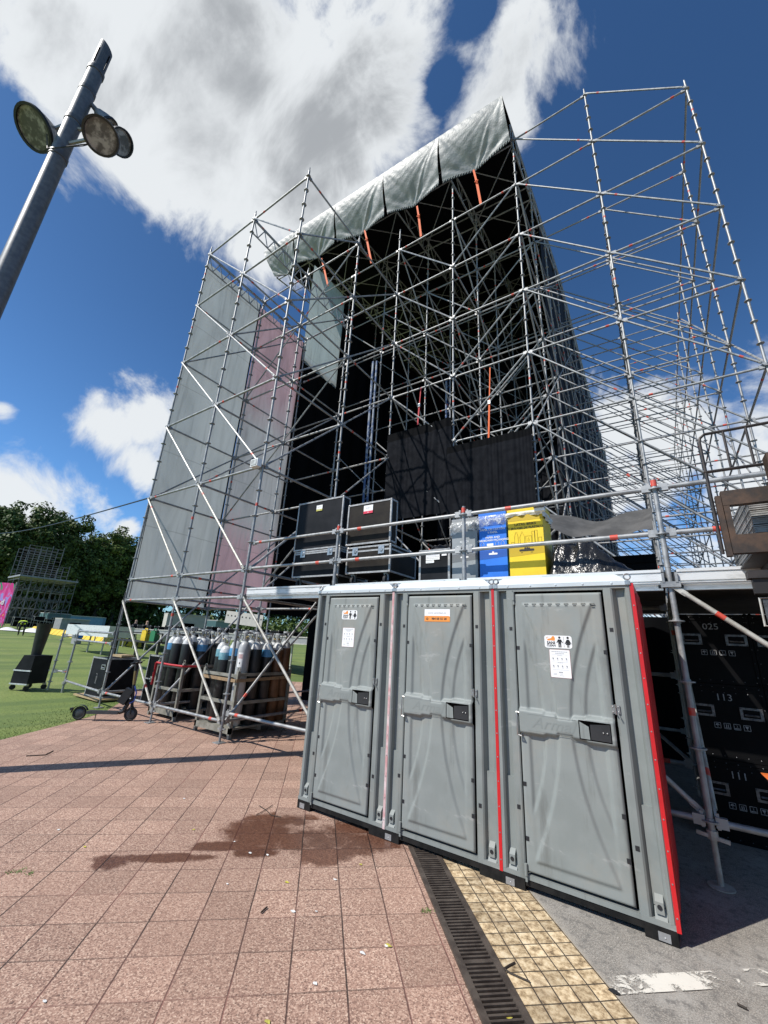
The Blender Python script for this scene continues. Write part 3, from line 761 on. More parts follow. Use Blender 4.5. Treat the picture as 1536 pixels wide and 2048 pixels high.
def mask3(u, v): x = -7.6+5.5*u; return (x, 15.3+0.06*sin(x*11)+0.03*sin(x*25+1), 2.4+(9.3-2.4)*v)
drape('inner_drape', mask3, 140, 3, [CLOTHB], 'dark pleated drape deep inside the stage scaffold', 'drape')
def skirt(u, v): x = -8.6+14.5*u; return (x, 8.98+0.05*sin(x*9), 0.0+2.3*v)
drape('stage_skirt', skirt, 120, 2, [CLOTHD], 'black skirt cloth closing off the space under the stage', 'drape')
def dr1(u, v):
    x = -5.98+2.03*u; z = 4.75+(7.40-4.75)*v
    return (x, 8.66-0.016*sin(x*6+sin(x*3.1)*2+z*0.3)*(1-0.5*v)-0.05*exp(-((u-0.62-0.02*z)/0.03)**2)-0.05*exp(-((u-0.93)/0.03)**2)+0.006*sin(x*41+3*sin(x*7)), z)
def dr2(u, v):
    x = -4.05+2.13*u; z = 4.62+(6.50-4.62)*v
    fold = 0.5+0.5*sstep(0.4,0.6,u)
    return (x, 8.60-0.022*sin(x*19+2.5*sin(x*4.3)+0.4*z)*fold*(1-0.6*v)-0.009*sin(x*57+3*sin(x*9))*fold, z)
for nm, fn, lab in (('black_drape',dr1,'higher black cloth drape tied to the stage scaffold, at the left'),('black_drape',dr2,'lower pleated black cloth drape with a hem band, at the right')):
    mb = MB(); mb.grid(110, 10, fn, 0, lambda u, v: 1 if v > 0.88 else 0); tag(mb.build(nm,[CLOTHB,CLOTHD],sharp=75),lab,'drape','black drapes above the deck')

def banner_mat(name, base, pink, bands):
    m = bpy.data.materials.new(name); m.use_nodes = True; T = NT(m.node_tree); nt = m.node_tree
    b = nt.nodes['Principled BSDF']; g = T.node('ShaderNodeNewGeometry'); P = g.outputs['Position']
    sx = T.node('ShaderNodeSeparateXYZ'); T.l.new(P, sx.inputs[0])
    n = T.noise(T.vmath('MULTIPLY', P, (1,1.6,0.35)), 1.6, 6, 0.6, 0.8)
    col = T.mix(T.step(n,0.35,0.7), base, tuple(k*0.84 for k in base))
    if pink:
        z = T.math('ADD', sx.outputs[2], T.math('MULTIPLY_ADD', n, 2.4, -1.2))
        f = T.ramp(T.math('DIVIDE', z, 14.0), bands)
        col = T.mix(f, col, T.mix(T.step(n,0.4,0.65), pink, tuple(k*0.8 for k in pink)))
    st_ = T.noise(T.vmath('MULTIPLY', P, (1,7.0,0.5)), 1.4, 3, 0.5)
    col = T.mix(T.math('MULTIPLY', T.step(st_,0.56,0.72),0.22), col, (0.12,0.12,0.13))
    zf = T.math('FRACT', T.math('DIVIDE', T.math('ADD', sx.outputs[2], T.math('MULTIPLY', n, 0.03)), 2.03)); seam = T.math('SUBTRACT', 1.0, T.step(T.math('MINIMUM', zf, T.math('SUBTRACT', 1.0, zf)), 0.004, 0.009))
    col = T.mix(T.math('MULTIPLY', seam, 0.35), col, (0.2,0.2,0.2))
    T.put(b.inputs['Base Color'], col); b.inputs['Roughness'].default_value = 0.85; b.inputs['Specular IOR Level'].default_value = 0.1
    bp = T.node('ShaderNodeBump'); bp.inputs['Strength'].default_value = 0.6; bp.inputs['Distance'].default_value = 0.06
    T.put(bp.inputs['Height'], T.noise(T.vmath('MULTIPLY', P, (1,2.2,0.9)), 1.5, 5, 0.6, 1.2)); T.l.new(bp.outputs[0], b.inputs['Normal'])
    tr = T.node('ShaderNodeBsdfTranslucent'); T.put(tr.inputs[0], col)
    mx = T.node('ShaderNodeMixShader'); mx.inputs[0].default_value = 0.5
    T.l.new(b.outputs[0], mx.inputs[1]); T.l.new(tr.outputs[0], mx.inputs[2])
    T.l.new(mx.outputs[0], nt.nodes['Material Output'].inputs[0]); return m
BN1 = banner_mat('grey_mesh_print', (0.52,0.53,0.53), None, None)
BN2 = banner_mat('pink_mesh_print', (0.50,0.505,0.51), (0.56,0.35,0.39), [(0.0,1.0),(0.28,0.9),(0.36,0.1),(0.56,0.08),(0.70,0.9),(0.98,1.0)])
BN3 = banner_mat('grey_green_mesh_print', (0.50,0.55,0.535), None, None)
def bfn(y0, y1, z0, z1a, z1b, sag=0.0, x=-10.12, seed=0.0, pinch=0.0):
    def fn(u, v):
        zt = z1a+(z1b-z1a)*u; z = z0+(zt-z0)*v
        y = y0+(y1-y0)*u
        y += pinch*(u-0.5)*-1*sin(pi*v)
        return (x+0.022*sin(y*2.2+seed+z*0.5)*sin(pi*u)+0.004*sin(y*9+z*1.4+seed)*(1+2*exp(-z+2.2))+0.006*sin(z*2.3+y*3+seed)+sag*sin(pi*v)*sin(pi*u), y, z)
    return fn
drape('stage_banner', bfn(4.56,6.60,2.24,12.5,12.62,0.05,-10.22,0,0.0), 40, 50, [BN1,BLK], 'pale grey banner on the outermost scaffold bay, next to the sky', 'banner', 'mesh banners on the scaffold wing', lambda u, v: 1 if (u > 0.985 or u < 0.012) else 0)  # black edge strips painted in for the dark gap between banners
drape('stage_banner', bfn(6.62,8.74,2.30,12.55,12.62,0.05,-10.24,2,0.0), 40, 50, [BN2,BLK], 'banner printed pink at top and bottom and grey between', 'banner', 'mesh banners on the scaffold wing', lambda u, v: 1 if (u > 0.985 or u < 0.012) else 0)  # same black edge strips for the dark gap
drape('stage_banner', bfn(8.72,10.75,11.75,16.6,16.7,0.0,-10.22,4), 16, 16, [BN3], 'short grey green banner hanging high under the roof edge', 'banner', 'mesh banners on the scaffold wing')
drape('stage_banner', bfn(13.4,15.2,12.9,15.8,16,0.0,-10.46,4), 8, 8, [BN3], 'small far piece of grey banner deep under the roof', 'banner', 'mesh banners on the scaffold wing')
# blue white legs of the hanging truss inside
for x, y, lab in ((-8.2,10.6,'blue and white striped mast inside the stage house behind the flight cases'),(-6.2,13.1,'blue and white striped mast behind the higher black drape')):
    mb = MB(); zl_ = 4.9 if x < -7 else 7.6; mb.tube((x,y,zl_),(x,y,12.2),0.045,8); mb.tube((x+0.14,y+0.05,zl_),(x+0.14,y+0.05,12.2),0.04,8)
    for k in range(11): mb.tube((x,y,zl_+0.2+k*0.4),(x+0.14,y+0.05,zl_+0.4+k*0.4),0.012,5)
    tag(mb.build('truss_mast', BLUEPAINT), lab, 'mast')
# white floodlight clamped to the wing corner
fl = thing('floodlight', 'small white box floodlight clamped to the front corner of the scaffold wing', 'floodlight', (-5.98,4.38,4.68))
mb = MB(); mb.cbox((-5.99,4.36,4.70),(0.20,0.10,0.15)); mb.build('housing', WHITE, fl)
mb = MB(); mb.cbox((-5.99,4.305,4.70),(0.16,0.006,0.11)); mb.build('lens', GLASS, fl)
mb = MB(); mb.tube((-5.96,4.40,4.70),(-5.96,4.50,4.70),0.02,6); mb.build('clamp', STEEL, fl)
# cable from the wing across the sky
a = Vector((-10.15,4.5,4.72)); b_ = at(-60,1062,30); mb = MB()
mb.path([a.lerp(b_,k/16)-Vector((0,0,0.5*sin(pi*k/16))) for k in range(17)],0.018,5)
tag(mb.build('cable', BLK), 'black cable slung from the scaffold wing out over the lawn', 'cable')
mb = MB(); mb.tube((-10.1,4.52,4.7),(-10.05,4.54,2.3),0.008,5); tag(mb.build('rope', BLK), 'thin dark rope hanging down the grey banner', 'rope')
# ================================================================== STAGE PLATFORM
PF = thing('stage_platform', 'raised aluminium stage platform with steel guard rails behind the grey cabins', 'platform', (-2,6,0))
segs = [(-5.86,-3.99),(-3.89,-1.95),(-1.85,0.05),(0.17,2.2),(2.25,4.2)]
for i, (x0,x1) in enumerate(segs):
    mb = MB(); y = 4.50
    prof = [(0,0),(0.05,0),(0.05,0.05),(0.012,0.055),(0.012,0.062),(0,0.066),(0,0.072),(0.014,0.074),(0.014,0.082),(0,0.086),(0,0.15),(0.010,0.152),(0.010,0.160),(-0.006,0.164),(-0.006,0.19),(0.06,0.19)]
    n = len(prof); z0 = 2.19
    vs = [(x0,y+a,z0+b) for a,b in prof]+[(x1,y+a,z0+b) for a,b in prof]
    mb.add(vs, [(k,k+n,k+1+n,k+1) for k in range(n-1)])
    mb.box((x0,y+0.02,z0),(x0+0.004,y+0.06,z0+0.185)); mb.box((x1-0.004,y+0.02,z0),(x1,y+0.06,z0+0.185))
    mb.build('deck_beam', ALUW, PF, flat=True)
mb = MB()
for i, (x0,x1) in enumerate(segs):
    for k in range(2): mb.box((x0-0.03,4.58+2.06*k,2.335),(x1+0.03,6.62+2.06*k,2.372))
mb.build('deck_board', pbr('deck_ply', (0.06,0.055,0.05), (0.09,0.085,0.08), 5, 0.7), PF)
PS = Scaf(PF)
for x in (-3.94,-1.90,0.11):
    z1 = 3.24
    mb = MB(); mb.tube((x,4.53,0.34),(x,4.53,z1),0.0242,10)
    for z in (0.42,0.92,1.42,1.92,2.72,3.18):
        mb.lathe([(0.026,-0.02),(0.031,-0.02),(0.031,-0.006),(0.061,-0.005),(0.061,0.005),(0.031,0.006),(0.030,0.02)],(x,4.53,z),12)
    mb.tube((x,4.53,z1-0.03),(x,4.53,z1+0.035),0.027,10,1); mb.tube((x,4.53,z1+0.035),(x,4.53,z1+0.055),0.02,8)
    mb.tube((x,4.53,1.16),(x,4.53,1.22),0.0256,10,1); mb.tube((x,4.53,2.40),(x,4.53,2.62),0.0265,10)
    mb.build('standard', SCM, PF, sharp=50)
    mb = MB(); mb.tube((x,4.53,0.01),(x,4.53,0.40),0.019,10); mb.lathe([(0.02,0.30),(0.036,0.30),(0.036,0.36),(0.02,0.36)],(x,4.53,0),10)
    mb.beam((x-0.10,4.53,0.33),(x+0.10,4.50,0.31),0.02,0.025)
    for k in range(24): mb.tube((x,4.53,0.02+k*0.012),(x,4.53,0.026+k*0.012),0.021,10)
    mb.lathe([(0.0,0.0),(0.085,0.0),(0.085,0.008),(0.03,0.012),(0.0,0.012)],(x,4.53,0.002),14); mb.build('base_jack', GALVD, PF)
    mb = MB(); mb.cbox((x,4.50,2.24),(0.15,0.05,0.05)); mb.cbox((x-0.05,4.49,2.30),(0.02,0.04,0.09)); mb.cbox((x+0.05,4.49,2.30),(0.02,0.04,0.09)); mb.cbox((x,4.545,2.29),(0.19,0.02,0.15),1); mb.build('deck_bracket', [GALV,BLK], PF)
rx = [-5.96,-3.94,-1.90,0.11,2.18,4.2]
for i in range(5):
    for z in (2.73,3.19): PS.led((rx[i],4.53,z),(rx[i+1],4.53,z), n=10, tape=(0.12,0.2,0.28,None,0.1)[i] if z > 3 else (0.82,0.2,None,None,None)[i], kind='guard_rail')
    PS.led((rx[i],4.53,0.42),(rx[i+1],4.53,0.42), n=8, kind='ledger')
PS.brace((0.11,4.53,2.24),(2.18,4.53,0.42), off=(0,-0.03,0), n=8, worn=True)
PS.brace((-3.94,4.53,0.42),(-5.96,4.53,2.24), off=(0,-0.03,0), n=8, worn=True)
PS.brace((0.11,4.53,0.42),(-1.90,4.53,2.24), off=(0,0.05,0), n=8, worn=True)
PS.brace((0.11,4.53,0.42),(0.11,6.6,2.24), off=(0.04,0,0), n=8, worn=True)
for x in (-3.94,-1.9,0.11):
    for z in (0.42,2.23): PS.led((x,4.53,z),(x,6.6,z))
    PS.std(x,6.6,0.1,2.3,8); PS.std(x,8.7,0.1,2.3,8)
for i in range(1,3):
    for z in (0.42,1.4,2.23): PS.led((rx[i],6.6,z),(rx[i+1],6.6,z))
    PS.brace((rx[i],6.6,2.23),(rx[i+1],6.6,0.42))
PS.done()

# grey canvas stretched behind the deck
mb = MB()
def cv(u, v):
    A = Vector((-1.5,6.7,3.90)); B = Vector((0.10,6.7,3.70)); C_ = Vector((-1.15,6.0,3.28)); D_ = Vector((0.06,6.0,3.16))
    p = A.lerp(B,u).lerp(C_.lerp(D_,u),v); p.z -= 0.22*sin(pi*u)*(1-0.5*v)+0.03*sin(u*14+v*5); return p
mb.grid(24,10,cv); tag(mb.build('canvas_sheet', TARPG, sharp=80), 'grey canvas sheet stretched over black gear behind the bin bags', 'sheet')
mb = MB(); mb.box((-1.2,7.0,2.38),(0.05,8.2,3.05)); 
for k in range(5): mb.box((-1.2,6.98,2.45+k*0.12),(0.04,7.0,2.47+k*0.12))
tag(mb.build('equipment_rack', CASEDK), 'black equipment rack under the grey canvas sheet', 'rack')

# ================================================================== PORTABLE CABINS
CW, CH = 1.05, 2.117
DX0, DX1, DZ0, DZ1 = 0.189, 0.849, 0.120, 2.056
def door_h(x, z):
    """relief of the moulded door, metres towards the viewer"""
    e = min(x-DX0, DX1-x, z-DZ0, DZ1-z)
    h = 0.016*sstep(0.0,0.010,e)
    px = min(x-(DX0+0.058), (DX1-0.058)-x); pz = min(z-(DZ0+0.065), (DZ1-0.075)-z)
    inside = min(px, pz)
    rec = sstep(0.0,0.026,inside)
    h -= 0.016*rec
    c = (DX0+DX1)/2; hw = (DX1-DX0)/2-0.062; u = abs(x-c)/hw
    zb = 1.085; 
    s = (z-zb)/(DZ1-0.08-zb) if z > zb else (zb-z)/(zb-DZ0-0.07)
    s = max(0,min(1,s))
    wi = 0.17+0.83*s**1.9; wo = 0.54+0.46*(s/0.68)**2.2
    wd = 0.042+0.02*s
    h += rec*(0.0150*(1-sstep(wi-wd,wi+wd,u)) + 0.0130*(1-sstep(wo-wd,wo+wd,u)))
    # lock bar
    half = 0.088 - 0.020*(1-sstep(0.17,0.24,u)) - 0.012*(1-sstep(0.50,0.56,u))
    d = half-abs(z-zb)
    if abs(x-c) < hw+0.075:
        ex = sstep(hw+0.075,hw+0.055,abs(x-c))
        hb = 0.042*ex
        t = sstep(-0.010,0.018,d)
        h = h*(1-t)+hb*t
    # pull recess in the bar
    if 0.285*hw < x-c < 0.98*hw+0.04 and abs(z-zb) < 0.062: pass
    return h
def corner_plate(root, x):
    mb = MB(); mb.box((x,-0.0155,0.008),(x+0.062,-0.0115,0.05)); mb.lathe([(0,0),(0.006,0),(0,0.004)],(x+0.034,-0.0155,0.025),8,0,Matrix.Rotation(pi/2,3,'X')); mb.build('corner_plate', GALVM, root)
def make_cabin():
    root = thing('portable_toilet', 'x', 'portable toilet', (0,0,0), 'grey portable toilets in a row')
    # shell
    mb = MB()
    L = [(0.0,0.0),(0.012,-0.010),(0.040,-0.012),(0.052,0.0),(0.060,0.042),(0.108,0.046),(0.120,0.0),(0.128,-0.008),(0.172,-0.008),(0.180,-0.002),(0.180,0.05)]
    n = len(L); 
    def fl(prof, z0, z1):
        vs = [(x,y,z0) for x,y in prof]+[(x,y,z1) for x,y in prof]
        mb.add(vs, [(k,k+1,k+1+len(prof),k+len(prof)) for k in range(len(prof)-1)])
    fl(L, 0.10, CH-0.03)
    Rr = [(0.864,0.05),(0.864,-0.002),(0.872,-0.008),(0.914,-0.008),(0.926,0.0),(0.948,0.046),(1.000,0.042),(1.012,0.0),(1.022,-0.012),(1.040,-0.010),(1.050,0.0)]
    fl(Rr, 0.10, CH-0.03)
    for x0, x1 in ((0.060,0.108),(0.948,1.000)):
        mb.box((x0-0.006,0.026,0.16),(x1+0.004,0.05,0.68))      # lower half of the channel stands proud
        mb.add([(x0-0.004,-0.006,0.10),(x1+0.008,-0.006,0.10),(x1+0.008,0.03,0.155),(x0-0.004,0.03,0.155)],[(0,1,2,3)])
        mb.box((x0+0.004,-0.004,0.13),(x1-0.004,0.03,0.19)); mb.add([(x0+0.004,-0.004,0.19),(x1-0.004,-0.004,0.19),(x1-0.004,0.03,0.225),(x0+0.004,0.03,0.225)],[(0,1,2,3)])
    mb.box((0.0,-0.006,CH-0.032),(CW,0.05,CH)); mb.box((0.0,-0.010,0.074),(CW,0.05,0.102))
    mb.box((0.18,-0.006,2.076),(0.866,0.05,CH-0.033)); mb.box((0.18,-0.0055,0.103),(0.866,0.05,0.1055))
    mb.box((0.01,0.05,0.078),(CW-0.01,0.94,CH-0.01))
    mb.build('shell', GREYP2, root, sharp=28)
    mb = MB(); mb.box((0.170,0.028,0.095),(0.874,0.045,2.085)); mb.build('door_gap_shade', VOID, root)  # black slab puts the shade of the door gap in as colour
    for xs in (0.084,0.974):
        mb = MB(); mb.lathe([(0.0,0.0),(0.013,0.0),(0.013,0.004),(0.0,0.004)],(xs,-0.0045,0.165),10,0,Matrix.Rotation(pi/2,3,'X')); mb.build('bolt', INK, root)
    # door
    mb = MB(); NU, NV = 84, 230
    mb.grid(NU, NV, lambda u, v: (DX0+(DX1-DX0)*u, -door_h(DX0+(DX1-DX0)*u, DZ0+(DZ1-DZ0)*v), DZ0+(DZ1-DZ0)*v))
    door = mb.build('door', GREYP, root, sharp=80)
    # lock pocket as flat plates, its inner shade put in as black
    mb = MB(); mb.box((0.615,-0.0425,1.022),(0.822,-0.038,1.146),0); mb.add([(0.622,-0.0432,1.029),(0.684,-0.0432,1.029),(0.680,-0.0432,1.110),(0.622,-0.0432,1.137)],[(0,1,2,3)],1)
    mb.add([(0.690,-0.0430,1.029),(0.816,-0.0430,1.029),(0.816,-0.0430,1.139),(0.690,-0.0430,1.125)],[(0,1,2,3)],2)
    for a in (0.772,0.797): mb.lathe([(0,0),(0.006,0),(0.004,0.006),(0,0.008)],(a,-0.0432,1.083),8,3,Matrix.Rotation(pi/2,3,'X'))
    mb.build('lock', [VOID,GREYP,BLK,STEEL], door)
    mb = MB()                                           # raised maker's script on the bar
    mb.text('Armal',(0.435,-0.0432,1.085),(1,0,0),(0,0,1),0.105,0,shear=0.35,wx=1.15)
    for z in (1.030,1.140): mb.box((0.255,-0.0432,z-0.001),(0.600,-0.0415,z+0.001))
    mb.build('embossed_script', pbr('script_grey_plastic',(0.204,0.223,0.212),None,rough=0.6), door)  # script in almost the same grey as the door
    mb = MB()
    for k in range(9):
        x = 0.275+k*0.0615; mb.path([(x,-0.020,1.958),(x+0.003,-0.029,1.972),(x+0.029,-0.029,1.972),(x+0.032,-0.020,1.958)],0.0035,5,0); mb.box((x+0.006,-0.0305,1.952),(x+0.027,-0.0255,1.957),1)
    mb.build('vent_slots', [GREYP,INK], door)
    for a, z in ((0.205,0.66),(0.205,1.62),(0.838,1.62),(0.838,0.60),(0.838,0.36),(0.205,0.32)):
        mb = MB(); mb.box((a-0.012,-0.0175,z-0.014),(a+0.012,-0.0155,z+0.014)); mb.build('fixing_square', INK, door)
    for a, z in ((0.150,1.77),(0.150,0.50),(0.893,1.78),(0.893,0.44)):
        mb = MB(); mb.box((a-0.012,-0.0100,z-0.014),(a+0.012,-0.0078,z+0.014)); mb.build('fixing_square', INK, root)
    # latch and hinges
    mb = MB(); mb.box((0.838,-0.024,1.215),(0.856,-0.016,1.27)); mb.box((0.868,-0.018,1.215),(0.888,-0.008,1.27)); mb.tube((0.862,-0.026,1.21),(0.862,-0.026,1.275),0.005,6)
    for z in (1.225,1.258):
        for x in (0.846,0.879): mb.lathe([(0,0),(0.006,0),(0.004,0.004),(0,0.005)],(x,-0.024 if x < .86 else -0.018,z),8,0,Matrix.Rotation(pi/2,3,'X'))
    mb.beam((0.874,-0.024,1.215),(0.888,-0.028,1.185),0.008,0.006); mb.build('latch', STEEL, root)
    mb = MB(); mb.path([(0.176,-0.008,1.14),(0.176,-0.050,1.14),(0.180,-0.054,1.06),(0.180,-0.054,0.99),(0.205,-0.054,0.985),(0.205,-0.018,0.985)],0.0065,6); mb.tube((0.165,-0.02,1.14),(0.195,-0.02,1.14),0.007,6); mb.build('door_hook', STEEL, door)
    for z in (0.135,2.035):
        mb = MB(); mb.tube((0.186,-0.022,z-0.035),(0.186,-0.022,z+0.035),0.011,8); mb.beam((0.186,-0.016,z-0.07),(0.186,-0.016,z-0.034),0.018,0.014); mb.build('hinge', GREYP2, root)
    # roof
    mb = MB()
    x0, x1, y0, y1 = -0.002, CW+0.002, -0.018, 0.96
    rings = [(0,0,2.106),(0,0,2.136),(0.012,0.010,2.138),(0.045,0.03,2.188),(0.060,0.045,2.200)]
    vs = []
    for a, b_, z in rings: vs += [(x0+a*1.9,y0+b_,z),(x1-a*1.9,y0+b_,z),(x1-a*1.9,y1-b_,z),(x0+a*1.9,y1-b_,z)]
    fs = [(i*4+k,i*4+(k+1)%4,i*4+4+(k+1)%4,i*4+4+k) for i in range(4) for k in range(4)]+[(16,17,18,19),(3,2,1,0)]
    mb.add(vs, fs)
    mb.box((0.42,0.025,2.19),(0.56,0.09,2.206))
    for x in (0.14,0.33,0.53,0.73,0.93): mb.lathe([(0,0),(0.009,0),(0.006,0.004),(0,0.006)],(x,-0.018,2.120),8,0,Matrix.Rotation(pi/2,3,'X'))
    roof = mb.build('roof', ROOFP, root, sharp=30)
    for x in (0.012,CW-0.035):
        mb = MB(); mb.path([(x+0.02+0.022*cos(t*pi/6),-0.004+0.004*sin(t*pi/6),2.168+0.022*sin(t*pi/6)) for t in range(12)],0.006,6,0,True); mb.tube((x+0.02,-0.004,2.134),(x+0.02,-0.004,2.146),0.009,8); mb.box((x+0.003,-0.022,2.108),(x+0.037,-0.017,2.136)); mb.build('lifting_eye', STEEL, roof)
    # skid
    mb = MB(); mb.box((0.002,-0.004,0.034),(CW-0.002,0.95,0.0735))
    for x0, x1 in ((0.0,0.17),(CW-0.17,CW)): mb.box((x0,-0.012,0.0),(x1,0.2,0.073)); mb.box((x0,0.75,0.0),(x1,0.955,0.073))
    mb.build('skid', SKIDP, root)
    corner_plate(root, 0.035)
    return root
def side_panel(root, mat, x=CW):
    mb = MB(); mb.box((x-0.012,-0.013,0.072),(x+0.012,0.005,CH+0.002)); mb.box((x-0.004,0.005,0.072),(x+0.010,0.93,CH+0.002))
    for k in range(5): mb.box((x+0.010,0.12+k*0.17,0.12),(x+0.018,0.22+k*0.17,CH-0.06))
    for k in range(12):
        z = 0.14+k*0.165; mb.lathe([(0,0),(0.006,0),(0.004,0.003),(0,0.004)],(x,-0.012,z),8,1,Matrix.Rotation(pi/2,3,'X'))
    mb.build('side_panel', [mat, STEEL], root)
def sticker(parent, name, mb, mats): return mb.build(name, mats, parent, flat=True)
Xv, Zv = Vector((1,0,0)), Vector((0,0,1))
def rrect(x0, z0, x1, z1, r, n=5):
    pts = []
    for cx, cz, a0 in ((x1-r,z1-r,0),(x0+r,z1-r,90),(x0+r,z0+r,180),(x1-r,z0+r,270)):
        for k in range(n+1): t = radians(a0+90*k/n); pts.append((cx+r*cos(t), cz+r*sin(t)))
    return pts
def flat(mb, pts, y, mat): mb.add([(x,y,z) for x,z in pts], [tuple(range(len(pts)-1,-1,-1))], mat)
def disc(cx, cz, r, n=14): return [(cx+r*cos(2*pi*k/n), cz+r*sin(2*pi*k/n)) for k in range(n)]
def saniclean(root, x0, z0, w, h, yb):
    mb = MB(); flat(mb, rrect(x0,z0,x0+w,z0+h,0.018), yb, 0); y = yb-0.0006
    def P(u, v): return (x0+u*w, z0+v*h)
    lion = [(.09,.60),(.17,.58),(.24,.61),(.30,.58),(.38,.585),(.40,.62),(.385,.70),(.395,.78),(.38,.86),(.36,.93),(.33,.95),(.30,.92),(.27,.86),(.26,.79),(.22,.76),(.17,.74),(.13,.70)]
    flat(mb, [P(*p) for p in lion], y, 2); flat(mb, disc(*P(.335,.86),0.0085), y-0.0003, 2)
    tail = [P(.14,.66),P(.10,.72),P(.075,.80),P(.10,.86),P(.15,.84)]
    mb.path([(a,y,b) for a,b in tail],0.0016,4,2)
    mb.text('SANI',(*P(.24,.40)[:1],y,P(.24,.40)[1]),Xv,Zv,h*0.30,1,bold=0.0012,wx=1.02)
    mb.text('CLEAN',(P(.24,.185)[0],y,P(.24,.185)[1]),Xv,Zv,h*0.215,1,bold=0.0008,wx=1.05)
    for cx, dress in ((.56,False),(.86,True)):
        flat(mb, disc(*P(cx,.84),h*0.095), y, 1)
        if dress: bod = [(-.035,.70),(.035,.70),(.115,.36),(.09,.33),(.045,.50),(.075,.28),(.035,.28),(.035,.07),(.006,.07),(.006,.28),(-.006,.28),(-.006,.07),(-.035,.07),(-.035,.28),(-.075,.28),(-.045,.50),(-.09,.33),(-.115,.36)]
        else: bod = [(-.06,.70),(.06,.70),(.115,.42),(.09,.39),(.052,.55),(.052,.07),(.008,.07),(.008,.36),(-.008,.36),(-.008,.07),(-.052,.07),(-.052,.55),(-.09,.39),(-.115,.42)]
        # build as convex bits
        def q(*pp): flat(mb, [P(cx+a,b) for a,b in pp], y, 1)
        if dress:
            q((-.06,.28),(.06,.28),(.085,.27),(.035,.70),(-.035,.70),(-.085,.27)); q((-.12,.38),(-.095,.34),(-.02,.62),(-.04,.70)); q((.095,.34),(.12,.38),(.04,.70),(.02,.62)); q((-.035,.07),(-.006,.07),(-.006,.30),(-.035,.30)); q((.006,.07),(.035,.07),(.035,.30),(.006,.30))
        else:
            q((-.052,.34),(.052,.34),(.062,.70),(-.062,.70)); q((-.12,.43),(-.095,.40),(-.03,.62),(-.055,.70)); q((.095,.40),(.12,.43),(.055,.70),(.03,.62)); q((-.052,.07),(-.008,.07),(-.008,.36),(-.052,.36)); q((.008,.07),(.052,.07),(.052,.36),(.008,.36))
    flat(mb, [P(.707,.08),P(.716,.08),P(.716,.92),P(.707,.92)], y, 1)
    return sticker(root, 'sign', mb, [WHITE, INK, ORANGE])
def rules(root, x0, z0, w, h, yb):
    rr = random.Random(5); mb = MB(); flat(mb, rrect(x0-0.002,z0-0.002,x0+w+0.002,z0+h+0.002,0.006), yb, 2); flat(mb, rrect(x0,z0,x0+w,z0+h,0.005), yb-0.0004, 0); y = yb-0.001
    def P(u, v): return (x0+u*w, z0+v*h)
    def bar(u0, u1, v, t=0.008): flat(mb, [P(u0,v-t),P(u1,v-t),P(u1,v+t),P(u0,v+t)], y, 1)
    for v, a, t in ((.93,.40,.011),(.87,.22,.010),(.79,.12,.006),(.53,.12,.006)):
        u = 0.5-a
        while u < 0.5+a: l = rr.uniform(.04,.09); bar(u,min(u+l,.5+a),v,t); u += l+.015
    for v in (.825,.55,.275): bar(.1,.9,v,.0025)
    for v in (.68,.41):
        for k in range(4):
            c = P(.17+.22*k, v); flat(mb, disc(c[0]-0.002,c[1]+0.002,w*0.035,8), y, 1); flat(mb, [(c[0]-w*.03,c[1]-h*.035),(c[0]+w*.03,c[1]-h*.035),(c[0]+w*.02,c[1]),(c[0]-w*.02,c[1])], y, 1); bar(.11+.22*k,.23+.22*k,v-.07,.003)
    bar(.40,.60,.19,.018); 
    for u0, u1, v in ((.12,.3,.14),(.12,.3,.10),(.42,.6,.13),(.42,.66,.07)): bar(u0,u1,v,.005)
    return sticker(root, 'notice', mb, [WHITE, GREYINK, pbr('notice_border',(0.45,0.2,0.17),None)])
def website(root, x0, z0, w, h, yb):
    mb = MB(); flat(mb, [(x0,z0),(x0+w,z0),(x0+w,z0+h),(x0,z0+h)], yb, 0); y = yb-0.0006
    flat(mb, [(x0,z0),(x0+w,z0),(x0+w,z0+h*.40),(x0+w*.96,z0+h*.46),(x0,z0+h*.46)], y, 2)
    mb.text('www.saniclean.es',(x0+w*.5,y,z0+h*.70),Xv,Zv,h*.225,3,wx=1.05)
    mb.text('984 08 55 28',(x0+w*.58,y-0.0005,z0+h*.22),Xv,Zv,h*.25,1,bold=0.0008,wx=1.02)
    flat(mb, disc(x0+w*.115,z0+h*.22,h*.10), y-0.0005, 1); flat(mb, [(x0+w*.10,z0+h*.19),(x0+w*.135,z0+h*.17),(x0+w*.14,z0+h*.22),(x0+w*.11,z0+h*.28),(x0+w*.095,z0+h*.26)], y-0.001, 2)
    return sticker(root, 'sign', mb, [WHITE, INK, ORANGE, GREYINK])
cab = make_cabin()
cabs = [cab, copy_tree(cab), copy_tree(cab)]
for c, x, l in zip(cabs, (-3.275,-2.255,-1.212), ('grey portable toilet with a pale pink seam, farthest left and next to the gas cylinders','grey portable toilet with an orange phone number sticker, between two others','grey portable toilet with a bright red side wall, nearest of the row')):
    place(c, (x,3.52,0)); c['label'] = l
def door_of(c): return [o for o in c.children if o.name.startswith('door') and not o.name.startswith('door_gap_shade')][0]
def loc_build(root, fn, *a):
    r = root.location.copy(); root.location = (0,0,0); fn(door_of(root), *a); root.location = r
loc_build(cabs[0], saniclean, 0.395,1.822,0.205,0.095,-0.0297); loc_build(cabs[0], rules, 0.425,1.545,0.155,0.19,-0.0297)
loc_build(cabs[1], website, 0.385,1.815,0.262,0.113,-0.0297)
loc_build(cabs[2], saniclean, 0.418,1.632,0.20,0.094,-0.0297); loc_build(cabs[2], rules, 0.45,1.42,0.145,0.20,-0.0297)
